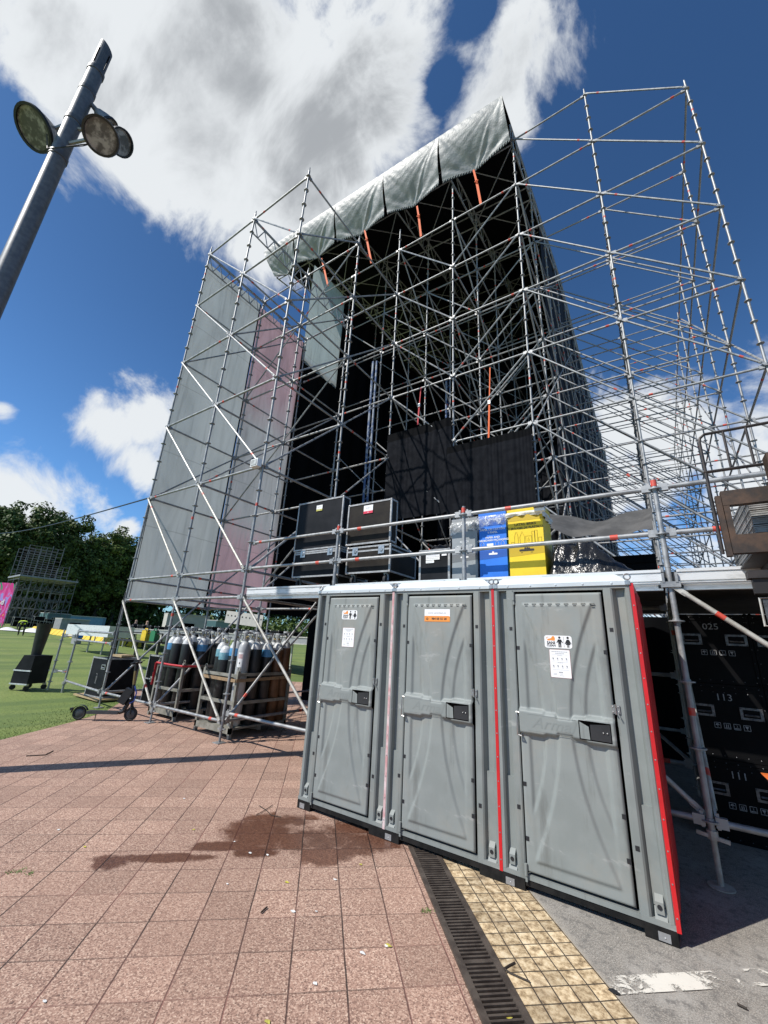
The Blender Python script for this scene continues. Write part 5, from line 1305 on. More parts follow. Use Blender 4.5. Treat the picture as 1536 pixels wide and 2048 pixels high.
# pallet boards, leaning case, black case and case stack left of the cylinders
def code(root):
    mb = MB(); mb.text('DISG-7',(0.36,-0.004,0.40),Zv,-Xv,0.075,0); mb.build('stencil', CASEINK, root, flat=True)
c = flight_case('flight_case',0.72,0.75,0.86,CASEB,None,handles=((0.55,0.66),),label_fn=code,t=0.03)
place(c, (-11.62,4.78,0.07), 0.06, 'black case lettered DISG-7 standing between the barrier and the scaffold ladder', 'black cases beside the scaffold wing')
mb = MB(); mb.box((-12.05,4.72,0.03),(-10.75,5.6,0.065)); tag(mb.build('plywood_board', WOOD), 'worn plywood board under the DISG-7 case', 'board')
mb = MB(); mb.cbox((-11.2,5.25,0.975),(0.5,0.3,0.05)); tag(mb.build('plywood_board', WOOD), 'small plywood offcut lying on the DISG-7 case', 'board')
c = flight_case('flight_case',1.35,0.8,1.02,CASEDK,0.5,handles=((0.4,0.55),)); place(c, (-10.05,5.3,0.05), 0.02, 'wide black case behind the electric scooter', 'black cases beside the scaffold wing')
c = flight_case('flight_case',0.50,0.6,0.52,CASEB,None,handles=()); place(c, (-9.45,5.5,1.075), 0.05, 'small black case with a white box, standing on the wide case', 'black cases beside the scaffold wing')
mb = MB(); mb.box((-9.38,5.48,1.14),(-9.10,5.495,1.52)); mb.lathe([(0,0),(0.05,0),(0.05,0.01),(0,0.01)],(-9.22,5.478,1.38),12,1,Matrix.Rotation(pi/2,3,'X')); tag(mb.build('control_panel', [GREYBOX, INK]), 'grey control panel on the small black case', 'panel')
mb = MB(); mb.path([(-10.1,4.46,2.4),(-10.06,4.44,1.7),(-10.0,4.42,1.35),(-10.08,4.43,0.9),(-10.1,4.45,0.4)],0.014,6); tag(mb.build('cable', BLK), 'black cable tied down the left leg of the scaffold wing', 'cable')
tb0 = at(238,1258,16.5); tb1 = at(326,1266,15.0); tb0.z = tb1.z = 0; TU = (tb1-tb0).normalized(); TN = Vector((-TU.y,TU.x,0)); tz = 1.22
mb = MB(); mb.beam(tb0+Vector((0,0,tz-0.03)),tb1+Vector((0,0,tz-0.03)),0.5,0.06)
for k in range(3):
    p = tb0.lerp(tb1,0.03+0.47*k); mb.beam(p+Vector((0,0,0.02)),p+Vector((0,0,tz-0.06)),0.06,0.06)
mb.beam(tb0+Vector((0,0,tz+0.28)),tb1+Vector((0,0,tz+0.28)),0.05,0.05); mb.beam(tb0+Vector((0,0,tz)),tb0+Vector((0,0,tz+0.28)),0.05,0.05); mb.beam(tb1+Vector((0,0,tz)),tb1+Vector((0,0,tz+0.28)),0.05,0.05)
tag(mb.build('work_table', DKSTEEL), 'dark work table carrying the two jerrycans', 'table')
for nm, m_, f_, l in (('jerrycan',YELP,0.60,'yellow jerrycan on the dark work table'),('jerrycan',GREENP,0.79,'green jerrycan beside the yellow one')):
    o_ = tb0.lerp(tb1,f_)+Vector((0,0,tz+0.002)); r_ = thing(nm, l, 'jerrycan', o_); mb = MB()
    mb.prism([(0,0),(0.30,0),(0.30,0.30),(0.24,0.38),(0.03,0.38),(0,0.34)],o_-TN*0.09,TU,(0,0,1),-0.18); mb.path([o_+TU*a_+Vector((0,0,c_)) for a_,c_ in ((0.04,0.37),(0.06,0.44),(0.20,0.44),(0.23,0.37))],0.022,6); mb.build('body', m_, r_)
    mb = MB(); mb.tube(o_+TU*0.27+Vector((0,0,0.34)),o_+TU*0.29+Vector((0,0,0.41)),0.03,8); mb.build('cap', BLK, r_)

# far apron decks with boxes, field clutter
FX = thing('stage_apron', 'long grey stage apron with black boxes on it, beyond the gas cylinders', 'stage', (-20,14,0))
mb = MB(); mb.box((-34,13.2,1.36),(-12.4,16.5,1.68)); mb.box((-34,13.18,1.36),(-12.4,13.2,1.40),1); mb.box((-34,13.17,1.63),(-12.4,13.2,1.68),1)
for k in range(15): mb.box((-33.5+k*1.4,13.5,0.1),(-33.44+k*1.4,13.56,1.36),1)
mb.build('platform', [GREYBOX, GALVD], FX)
rr = random.Random(4)
for k in range(15):
    x = -28.5+k*1.02+rr.uniform(-.1,.1); hh = rr.uniform(.16,.30); r_ = flight_case('monitor_speaker',rr.uniform(.4,.62),.5,hh,CASEDK,None,trim=DKSTEEL,cat='speaker')
    place(r_, (x,13.35,1.685), rr.uniform(-.1,.1), 'small black box in the row along the far grey stage apron', 'small black boxes along the far apron')
wb = thing('aluminium_platform', 'pale aluminium platform edge left of the scaffold wing, on the lawn', 'platform', (-23,11,0))
mb = MB(); a = Vector((*at(168,1225,22)[:2],0)); b_ = Vector((*at(252,1228,20)[:2],0)); mb.beam(a+Vector((0,0,1.45)),b_+Vector((0,0,1.45)),1.2,0.52); mb.build('deck', ALUW, wb)
mb = MB()
for k in range(4):
    mb = MB(); p = a.lerp(b_,k/3); mb.tube(p+Vector((0,0,lawn_z(p.x))),p+Vector((0,0,1.2)),0.04,6); mb.build('leg', GALVD, wb)
for (p0,p1,hh,dd,m_,nm,lab,cat,zb) in (((112,1256),(168,1260),1.15,1.5,GREYBOX,'portable_cabin','grey site cabin on the lawn beyond the yellow cable ramps','cabin',0),((122,1240),(208,1243),1.5,2.4,CONT,'shipping_container','blue shipping container below the far trees','container',0),((83,1246),(128,1250),1.5,2.0,TEAL,'market_tent','green awning beside the far scaffold tower','tent',0),((332,1230),(415,1236),2.35,1.2,CREAM,'site_office','cream site office panel visible under the grey banner','cabin',0),((424,1240),(450,1242),2.1,0.8,TEAL,'site_door','teal door panel next to the cream site office','door',0)):
    d0 = {112:40,122:56,83:48}.get(p0[0],33)
    A = at(*p0,d0); B = at(*p1,d0+2); A.z = lawn_z(A.x)-0.02; B.z = A.z
    r_ = thing(nm, lab, cat, (A.x,A.y,A.z)); mb = MB(); mb.beam(A+Vector((0,0,hh/2)),B+Vector((0,0,hh/2)),dd,hh); mb.build('body', m_, r_)
    mb = MB(); mb.beam(A+Vector((0,0,hh+0.04)),B+Vector((0,0,hh+0.04)),dd+0.2,0.08); mb.build('roof_panel', GALVD, r_)
    mb = MB(); U = (B-A).normalized(); Nn = Vector((U.y,-U.x,0)); M_ = A.lerp(B,.5)+Nn*(dd/2+0.02); mb.beam(M_-U*0.5+Vector((0,0,hh*.5)),M_+U*0.5+Vector((0,0,hh*.5)),0.03,hh*.45); mb.build('window', VOID, r_)
wp = thing('white_panel_row', 'row of white slotted panels under the pink banner', 'panel', (-14,15,1))
mb = MB(); a = at(452,1233,26); b_ = at(525,1243,25); mb.beam(a,b_,0.05,0.75)
mb.build('panel', CREAM, wp); mb = MB()
for k in range(10):
    p = a.lerp(b_,0.06+k*0.1); U = (b_-a).normalized(); Nn = Vector((U.y,-U.x,0)); mb.tube(p+Nn*0.02+Vector((0,0,0.1)),p+Nn*0.035+Vector((0,0,0.1)),0.05,8); 
mb.build('socket', INK, wp)
# yellow cable ramps across the lawn
ra = ground(70,1259); rb = ground(285,1284)
rp = [Vector((*at(70,1259,36)[:2],0)), Vector((*at(285,1285,27)[:2],0))]
nseg = 22
CRL = 'yellow cable ramp in the line across the lawn'
ramp0 = None
U = (rp[1]-rp[0]).normalized(); L_ = (rp[1]-rp[0]).length/nseg
for k in range(nseg):
    p = rp[0]+U*(L_*k)
    if ramp0 is None:
        mb = MB(); w_ = L_*0.97
        mb.add([(0,-0.45,0),(w_,-0.45,0),(w_,-0.15,0.42),(0,-0.15,0.42),(0,0.15,0.42),(w_,0.15,0.42),(w_,0.45,0),(0,0.45,0)],[(0,1,2,3),(3,2,5,4),(4,5,6,7),(0,3,4,7),(1,6,5,2)])
        ramp0 = o = mb.build('cable_ramp', YELP, flat=True)
    else: o = ramp0.copy(); COL.objects.link(o)
    o.location = (p.x,p.y,lawn_z(p.x)-0.01); o.rotation_euler = (0,0,atan2(U.y,U.x)); tag(o, CRL, 'cable ramp', 'yellow cable ramps in a line across the lawn')
# white sheet on the grass
mb = MB(); A = at(-8,1262,33); A.z = lawn_z(A.x)
def shf(u, v): 
    p = A+(RT*(u*3.4)); p.z = lawn_z(p.x); return (p.x-v*0.6, p.y+v*0.9, p.z+0.05+0.35*sin(pi*v)*(0.5+0.5*sin(u*9+1))*sin(pi*u)**.3)
mb.grid(24,8,shf); tag(mb.build('ground_sheet', WHITE, sharp=80), 'crumpled white sheet on the lawn below the far scaffold tower', 'sheet')
mb = MB(); p = at(162,1248,26); mb.cbox((p.x,p.y,lawn_z(p.x)+0.55),(0.6,0.4,0.35)); mb.box((p.x-.28,p.y-.18,lawn_z(p.x)-.02),(p.x+.28,p.y+.18,lawn_z(p.x)+.37),1); tag(mb.build('cool_box', [BLUE, GREYBOX]), 'blue box on a grey crate beyond the lawn barrier', 'box')

# ---- far delay tower
DT = Scaf(thing('delay_tower', 'far dark scaffold tower on the lawn in front of the trees', 'tower', (*at(60,1250,44)[:2], lawn_z(-40))))
A = at(8,1250,42); B = at(128,1252,46); A = Vector((A.x,A.y,lawn_z(A.x))); U = Vector((B.x-A.x,B.y-A.y,0)); WL = U.length; U.normalize(); V = Vector((-U.y,U.x,0))
def tw(u, v, z): return A+U*u+V*v+Vector((0,0,z))
nb = 5
GALVF = pbr('far_steel', (0.11,0.113,0.113), (0.17,0.173,0.173), 3, 0.5, 0.3)
SC_old = SCM; SCM = [GALVF, GALVF, GALVF]
def t_std(u, v, z0, z1): mb = MB(); mb.tube(tw(u,v,z0),tw(u,v,z1),0.035,5); DT.emit('standard', mb)
def t_led(a, b_, r=0.03): mb = MB(); mb.tube(a,b_,r,5); DT.emit('ledger', mb)
for i in range(nb+1):
    u = WL*i/nb; top = 8.6 if i in (0,1) else (8.9 if i in (2,3) else (6.9 if i == 4 else 5.6))
    for v in (0,2.2,4.4): t_std(u,v,0,top)
for v in (0,2.2,4.4):
    for z in (0.9,1.9,2.9,3.9,4.9):
        t_led(tw(0,v,z),tw(WL,v,z))
    for z in (5.7,6.2,6.7): t_led(tw(0,v,z),tw(WL*0.8,v,z))
    for z in (7.2,7.7,8.2,8.6): t_led(tw(0,v,z),tw(WL*0.6,v,z))
    for z in (4.5,3.2):
        for i in range(10): t_led(tw(WL*i/10,v,z),tw(WL*(i+.5)/10,v,z-.4),0.02); t_led(tw(WL*(i+.5)/10,v,z-.4),tw(WL*(i+1)/10,v,z),0.02)
    for i in range(nb): t_led(tw(WL*i/nb,v,0.9+(i%2)*2),tw(WL*(i+1)/nb,v,2.9-(i%2)*2),0.025)
for i in range(nb+1):
    for z in (1.9,3.9,4.9): t_led(tw(WL*i/nb,0,z),tw(WL*i/nb,4.4,z))
mb = MB(); pts = [tw(-0.1,-0.3,5.15),tw(WL+0.1,-0.3,5.15),tw(WL+0.1,4.6,5.15),tw(-0.1,4.6,5.15)]; mb.add(pts+[p+Vector((0,0,0.16)) for p in pts],[(3,2,1,0),(4,5,6,7),(0,1,5,4),(1,2,6,5),(2,3,7,6),(3,0,4,7)]); mb.build('deck', GREYBOX, DT.root)
DT.done(); SCM = SC_old
rr = random.Random(9)
for k in range(9):
    p = tw(WL*(0.06+0.105*k),-1.6,0); r_ = flight_case('flight_case',0.9,0.7,rr.uniform(.7,1.25),CASEDK,0.6,latch=False,trim=GALVD); place(r_,(p.x,p.y,lawn_z(p.x)-0.02),atan2(U.y,U.x),'black case in the row at the foot of the far scaffold tower','cases at the foot of the far tower')
# festival banner in front of it
BNM = bpy.data.materials.new('festival_print'); BNM.use_nodes = True; T = NT(BNM.node_tree); b = BNM.node_tree.nodes['Principled BSDF']; b.inputs['Roughness'].default_value = 0.6
tc = T.node('ShaderNodeTexCoord'); n = T.noise(T.vmath('MULTIPLY', tc.outputs['Object'], (1,1,0.55)), 0.85, 2, 0.4, 2.2)
T.put(b.inputs['Base Color'], T.ramp(n, [(0.0,(0.0,0.30,0.13)),(0.36,(0.70,0.03,0.25)),(0.46,(0.78,0.10,0.36)),(0.52,(0.40,0.30,0.72)),(0.57,(0.75,0.03,0.22)),(0.70,(0.85,0.45,0.06))], 'CONSTANT'))
FB = thing('festival_banner', 'bright pink and green printed banner at the left edge below the trees', 'banner', (0,0,0))
p0 = at(-26,1254,36); p1 = at(3,1252,36); q0 = at(-22,1168,36); q1 = at(33,1168,36); zb = lawn_z(p1.x)
Ub = (Vector((q1.x-q0.x,q1.y-q0.y,0))).normalized(); O_ = Vector((at(6,1250,36).x, at(6,1250,36).y, zb)); Nb = Vector((Ub.y,-Ub.x,0))
mb = MB(); mb.prism([(-4.2,0.2),(0,0.2),(0,3.75),(-0.25,4.0),(-4.2,4.0)],O_,Ub,(0,0,1),0.06); mb.build('cloth', BNM, FB)
mb = MB(); mb.prism([(-4.2,1.1),(-0.75,1.1),(-0.45,1.9),(-0.7,2.8),(-1.2,3.3),(-4.2,3.5)],O_+Nb*0.03,Ub,(0,0,1),0.01); mb.build('printed_patch', pbr('green_print',(0.0,0.26,0.11),None), FB)
mb = MB(); mb.text('unides d',O_+Nb*0.10+Ub*-1.55+Vector((0,0,2.25)),Ub,(0,0,1),0.62,0,bold=0.02); mb.text('engüenza',O_+Nb*0.10+Ub*-1.5+Vector((0,0,1.6)),Ub,(0,0,1),0.5,1,bold=0.01); mb.build('lettering', [WHITE, pbr('mint_print',(0.45,0.78,0.62),None)], FB)
mb = MB()
for a in (-4.2,-2.1,-0.1): mb.tube(O_+Ub*a-Nb*0.08,O_+Ub*a-Nb*0.08+Vector((0,0,4.1)),0.04,6)
mb.build('frame', GALVD, FB)

# ---- people far out on the lawn
def person(name_lab, joints, edges, radii, mats_at, loc, rz, sc_=1.0):
    me = bpy.data.meshes.new('person'); me.from_pydata([Vector(j)*sc_ for j in joints], edges, [])
    o = bpy.data.objects.new('person_tmp', me); COL.objects.link(o)
    md = o.modifiers.new('s','SKIN'); 
    for i, r in enumerate(radii): me.skin_vertices[0].data[i].radius = (r*sc_, r*sc_)
    me.skin_vertices[0].data[0].use_root = True
    o.modifiers.new('d','SUBSURF').levels = 1
    dg = bpy.context.evaluated_depsgraph_get(); m2 = bpy.data.meshes.new_from_object(o.evaluated_get(dg)); bpy.data.objects.remove(o)
    m2.name = 'person'
    for m_ in (DARKCL, SKINM, HIVIS, INK): m2.materials.append(m_)
    for p in m2.polygons: p.material_index = mats_at(p.center/sc_); p.use_smooth = True
    q = bpy.data.objects.new('person', m2); COL.objects.link(q); q.location = loc; q.rotation_euler = (0,0,rz); return tag(q, name_lab, 'person')
ST_J = [(0,0,0.95),(0,0,1.2),(0,0,1.42),(0,0,1.53),(0,0,1.66),(0,0,1.75), (0.10,0,0.90),(0.14,-0.16,0.48),(0.16,-0.05,0.06),(0.16,-0.2,0.03), (-0.10,0,0.90),(-0.12,0.12,0.48),(-0.14,0.28,0.08),(-0.14,0.14,0.03),
        (0.20,0,1.40),(0.27,-0.02,1.12),(0.24,-0.22,0.98),(0.23,-0.30,0.95), (-0.20,0,1.40),(-0.27,0.02,1.12),(-0.24,-0.20,1.0),(-0.23,-0.28,0.98)]
ST_E = [(0,1),(1,2),(2,3),(3,4),(4,5),(0,6),(6,7),(7,8),(8,9),(0,10),(10,11),(11,12),(12,13),(2,14),(14,15),(15,16),(16,17),(2,18),(18,19),(19,20),(20,21)]
ST_R = [0.14,0.135,0.15,0.055,0.095,0.08,0.09,0.065,0.045,0.035,0.09,0.065,0.045,0.035,0.065,0.045,0.036,0.03,0.065,0.045,0.036,0.03]
def skin_std(c): return 1 if (c.z > 1.5 and c.y < 0.02) else (3 if c.z > 1.62 else (1 if abs(c.x) > 0.2 and c.z < 1.12 and c.z > .9 else 0))
p = at(262,1287,26.5); person('person in dark clothes walking on the lawn behind the barrier', ST_J, ST_E, ST_R, skin_std, (p.x,p.y,lawn_z(p.x)-0.01), 1.9)
p = at(286,1285,26.0); person('second person in dark clothes beside the black control case', ST_J, ST_E, ST_R, skin_std, (p.x,p.y,lawn_z(p.x)-0.01), 0.6)
CR_J = [(0,0.1,0.80),(0,-0.12,0.98),(0,-0.38,0.98),(0,-0.48,0.92),(0,-0.58,0.86),(0,-0.66,0.82), (0.11,0.1,0.76),(0.15,-0.12,0.44),(0.15,0.06,0.07),(0.15,-0.08,0.03), (-0.11,0.1,0.76),(-0.15,0.14,0.44),(-0.15,0.36,0.07),(-0.15,0.22,0.03),
        (0.2,-0.36,0.95),(0.24,-0.48,0.68),(0.2,-0.62,0.48),(0.19,-0.68,0.42), (-0.2,-0.36,0.95),(-0.24,-0.48,0.68),(-0.2,-0.62,0.48),(-0.19,-0.68,0.42)]
p = at(40,1270,29); person('person in a yellow high visibility vest bending down beside the black cone', CR_J, ST_E, ST_R, lambda c: 2 if (c.z > 0.78 and -0.42 < c.y < 0.1) else (3 if c.y < -0.52 and c.z > 0.7 else 0), (p.x,p.y,lawn_z(p.x)-0.01), 1.2, 1.0)

# ================================================================== FORKLIFT AT THE RIGHT EDGE
fk = thing('forklift', 'dark rusty forklift mast and carriage at the right edge lifting metal planks', 'forklift', (0.9,3.5,0))
Yf = 3.62
mb = MB()
tl = ony(1392,872,Yf); 
x0, zt = tl.x, tl.z+0.0; zb_ = ony(1450,1108,Yf).z
mb.path([(x0+0.012,Yf,zb_-0.0),(x0+0.012,Yf,zt-0.06),(x0+0.02,Yf,zt-0.025),(x0+0.05,Yf,zt),(x0+0.9,Yf,zt)],0.011,6)
for a in (0.16,0.29,0.45): mb.tube((x0+a,Yf,zt),(x0+a,Yf,zt-0.30),0.009,6)
mb.tube((x0,Yf,zt-0.31),(x0+0.6,Yf,zt-0.31),0.012,6); mb.build('load_backrest', DKSTEEL, fk)
mb = MB(); zc1 = ony(1450,984,Yf).z; zc0 = ony(1450,1013,Yf).z; zl1 = ony(1460,1072,Yf).z
mb.box((x0+0.065,Yf-0.03,zc0),(x0+0.75,Yf+0.03,zc1)); mb.box((x0+0.065,Yf-0.03,zb_-0.005),(x0+0.75,Yf+0.03,zl1)); mb.box((x0+0.066,Yf-0.028,zl1),(x0+0.10,Yf+0.028,zc0)); mb.box((x0+0.030,Yf-0.025,zb_-0.02),(x0+0.062,Yf+0.025,zc1-0.03))
mb.box((x0+0.34,Yf-0.028,zl1),(x0+0.40,Yf+0.028,zc0)); mb.build('carriage', RUST, fk)
mb = MB(); xm = ony(1520,900,Yf-0.05).x; mb.box((xm,Yf-0.16,0.15),(xm+0.045,Yf-0.04,zt-0.29)); mb.box((xm+0.045,Yf-0.16,0.15),(xm+0.10,Yf-0.13,zt-0.29)); mb.box((xm+0.52,Yf-0.16,0.15),(xm+0.60,Yf-0.04,zt-0.29)); mb.build('mast', RUST, fk)
mb = MB(); 
for a in (0.335,0.66): mb.box((x0+a,Yf+0.03,zb_+0.0),(x0+a+0.10,Yf+1.30,zb_+0.035)); mb.box((x0+a,Yf+0.031,zb_+0.035),(x0+a+0.10,Yf+0.06,zb_+0.5))
mb.build('fork', DKSTEEL, fk)
mb = MB(); mb.box((xm+0.05,1.4,0.35),(xm+1.1,Yf-0.5,1.15)); mb.build('chassis', pbr('forklift_orange',(0.75,0.18,0.03),(0.65,0.15,0.03),6,0.4), fk)
mb = MB(); om = ony(1524,1549,3.45); mb.add([(om.x,3.45,om.z),(om.x+0.09,3.45,om.z-0.10),(om.x+0.12,3.45,om.z+0.005),(om.x,3.50,om.z),(om.x+0.09,3.50,om.z-0.10),(om.x+0.12,3.50,om.z+0.005)],[(0,1,2),(5,4,3),(0,3,4,1),(1,4,5,2),(2,5,3,0)]); mb.beam((om.x+0.1,3.47,om.z-0.04),(xm+0.06,3.2,om.z-0.05),0.02,0.02); mb.build('marker_flag', MATS['forklift_orange'], fk)
for y in (1.7,3.15):
    mb = MB(); mb.tube((xm+0.02,y,0.3),(xm+0.24,y,0.3),0.30,20); mb.build('wheel', RUBBER, fk)
mb = MB(); 
for x in (xm+0.1,xm+1.0):
    for y in (1.5,Yf-0.6): mb.tube((x,y,1.15),(x,y,2.25),0.03,6)
mb.box((xm+0.05,1.4,2.25),(xm+1.05,Yf-0.5,2.30)); mb.build('cab_frame', DKSTEEL, fk)
mi = ony(1517,1196,Yf-0.1); mj = ony(1532,1252,Yf-0.1); mb = MB(); mb.path([(mi.x+0.004,Yf-0.1,mi.z),(mj.x-0.004,Yf-0.1,mj.z),(mj.x+0.09,Yf-0.1,mj.z),(mi.x+0.10,Yf-0.1,mi.z)],0.007,6,0,True); mb.beam((mi.x+0.05,Yf-0.1,mi.z),(xm+0.02,Yf-0.1,mi.z+0.12),0.015,0.015); m_ = mb.build('mirror', GALVD, fk)
mb = MB(); mb.box((mi.x+0.018,Yf-0.098,mj.z+0.008),(mi.x+0.095,Yf-0.09,mi.z-0.008)); mb.build('mirror_glass', DKHAND, m_)
mb = MB(); bq = ony(1492,1145,Yf-0.1); mb.cbox((bq.x+0.06,Yf-0.1,bq.z-0.02),(0.12,0.10,0.05)); mb.box((bq.x+0.02,Yf-0.13,bq.z-0.14),(bq.x+0.10,Yf-0.07,bq.z-0.045)); mb.build('bracket', DKSTEEL, fk)
# aluminium planks on the forks, lying front to back
YS = Yf+0.16; XL = ony(1507,1060,YS).x; r_ = ray(1464,1104); YR = XL*r_.y/r_.x; ZB = zb_+0.05
for k in range(7):
    mb = MB(); z = ZB+k*0.062
    for j in range(4):
        x = XL+0.004+j*0.115
        for a in range(3): mb.box((x+0.002,YS,z+a*0.016),(x+0.109,YR,z+a*0.016+0.010))
        mb.box((x+0.006,YS+0.004,z),(x+0.105,YR-0.004,z+0.044))
    mb.box((XL,YS-0.006,z+0.0455),(XL+0.47,YR,z+0.054))
    tag(mb.build('metal_plank', TRIM, flat=True), 'grooved aluminium plank in the pile carried on the forklift forks', 'plank', 'aluminium planks piled on the forks')
mb = MB(); mb.box((XL-0.02,YS-0.02,zb_+0.036),(XL+0.5,YR+0.03,zb_+0.047)); tag(mb.build('timber_board', pbr('dark_timber',(0.05,0.045,0.04),None)), 'dark board under the aluminium planks on the forks', 'board')

# ================================================================== LIGHT POLE
PX, PY = -7.42, 0.575
def pole_z(py_):
    lo, hi = 2.0, 25.0
    for _ in range(50):
        m_ = (lo+hi)/2; d = Vector((PX,PY,m_))-CAM; y_ = 1024-FPX*d.dot(UP)/(-d.dot(BK))
        if y_ > py_: lo = m_
        else: hi = m_
    return lo
ZT = pole_z(146); ZTOP = pole_z(97); ZC = [ZT, pole_z(185), pole_z(245), pole_z(315)]
lp = thing('light_pole', 'tall grey lighting pole with four round floodlights at the left', 'lamp post', (PX,PY,0))
mb = MB(); mb.lathe([(0.17,0.0),(0.14,0.05),(0.135,3),(0.119,ZT-0.02),(0.119,ZT)],(PX,PY,0),24); mb.build('shaft', POLEM, lp)
for z, r in zip(ZC,(0.132,0.128,0.132,0.135)):
    mb = MB(); mb.lathe([(0.12,z-0.05),(r,z-0.045),(r,z+0.045),(0.12,z+0.05)],(PX,PY,0),24); mb.build('collar', POLED, lp)
mb = MB()                                               # slotted hollow head, cut on the slant
N_ = 24; zlo = ZT
for k in range(N_):
    t0, t1 = 2*pi*k/N_, 2*pi*(k+1)/N_; r = 0.114
    zt0 = ZTOP+0.10*cos(t0+2.2); zt1 = ZTOP+0.10*cos(t1+2.2)
    P = lambda t, z, rr=r: (PX+rr*cos(t),PY+rr*sin(t),z)
    slot = k % 6 in (2,)
    for rr_ in (r, r-0.015):
        if slot: mb.add([P(t0,zlo,rr_),P(t1,zlo,rr_),P(t1,zlo+0.12,rr_),P(t0,zlo+0.12,rr_)],[(0,1,2,3)]); mb.add([P(t0,ZTOP-0.22,rr_),P(t1,ZTOP-0.22,rr_),P(t1,zt1,rr_),P(t0,zt0,rr_)],[(0,1,2,3)])
        else: mb.add([P(t0,zlo,rr_),P(t1,zlo,rr_),P(t1,zt1,rr_),P(t0,zt0,rr_)],[(0,1,2,3)])
mb.add([(PX+0.114*cos(2*pi*k/N_),PY+0.114*sin(2*pi*k/N_),ZTOP+0.10*cos(2*pi*k/N_+2.2)) for k in range(N_)],[tuple(range(N_))])
mb.build('slotted_head', POLED, lp)
LAMPH = pbr('lamp_housing', (0.16,0.165,0.17), (0.25,0.25,0.25), 8, 0.4, 0.4)
def lamp_head(c, aim, r, dp):
    c = Vector(c); aim = Vector(aim).normalized(); q = aim.to_track_quat('Z','Y').to_matrix()
    mb = MB(); mb.lathe([(0.0,-dp-0.12),(r*0.26,-dp-0.12),(r*0.30,-dp),(r*0.55,-dp*0.8),(r*0.85,-dp*0.35),(r,0.0),(r*1.03,0.01)],c,26,0,q,cap=False); h_ = mb.build('lamp_head', LAMPH, lp)
    mb = MB(); mb.lathe([(r*0.96,0.0),(r*1.06,0.0),(r*1.06,0.05),(r*0.93,0.05),(r*0.93,0.02)],c,26,0,q,cap=False); mb.build('rim', BLK, h_)
    mb = MB(); mb.lathe([(r*0.96,0.02),(r*0.80,-dp*0.30),(r*0.52,-dp*0.68),(r*0.26,-dp*0.86),(0.0,-dp*0.9)],c,26,0,q); mb.build('reflector', REFL, h_)
    mb = MB(); mb.lathe([(0.0,-dp*0.25),(r*0.12,-dp*0.28),(r*0.15,-dp*0.5),(r*0.10,-dp*0.85)],c,16,0,q); mb.build('bulb', WHITE, h_)
    mb = MB(); mb.lathe([(r*0.22,-dp*0.60),(r*0.27,-dp*0.58),(r*0.27,-dp*0.64)],c,18,0,q,cap=False); mb.build('bulb_ring', DKSTEEL, h_)
    mb = MB(); top = c-aim*dp*0.9; pz = Vector((PX,PY,top.z+0.05)); mb.path([top,top.lerp(pz,.5)+Vector((0,0,0.06)),pz],0.03,6); mb.build('arm', GALV, h_)
    mb = MB(); e = c+aim*0.02; mb.path([top,e.lerp(pz,.4)+Vector((0,0,-0.15)),Vector((PX,PY-0.15,ZC[3]))],0.008,4); mb.build('cable', BLK, h_)
zl = ZC[2]-0.05
lamp_head(at(70,257,6.85),(0.15,-0.55,-0.80),0.31,0.32)
lamp_head(at(203,273,6.45),(0.50,-0.35,-0.80),0.245,0.36)
lamp_head(at(240,284,6.95),(0.75,0.45,-0.55),0.20,0.36)
lamp_head(at(216,250,7.35),(0.35,0.65,-0.65),0.15,0.30)

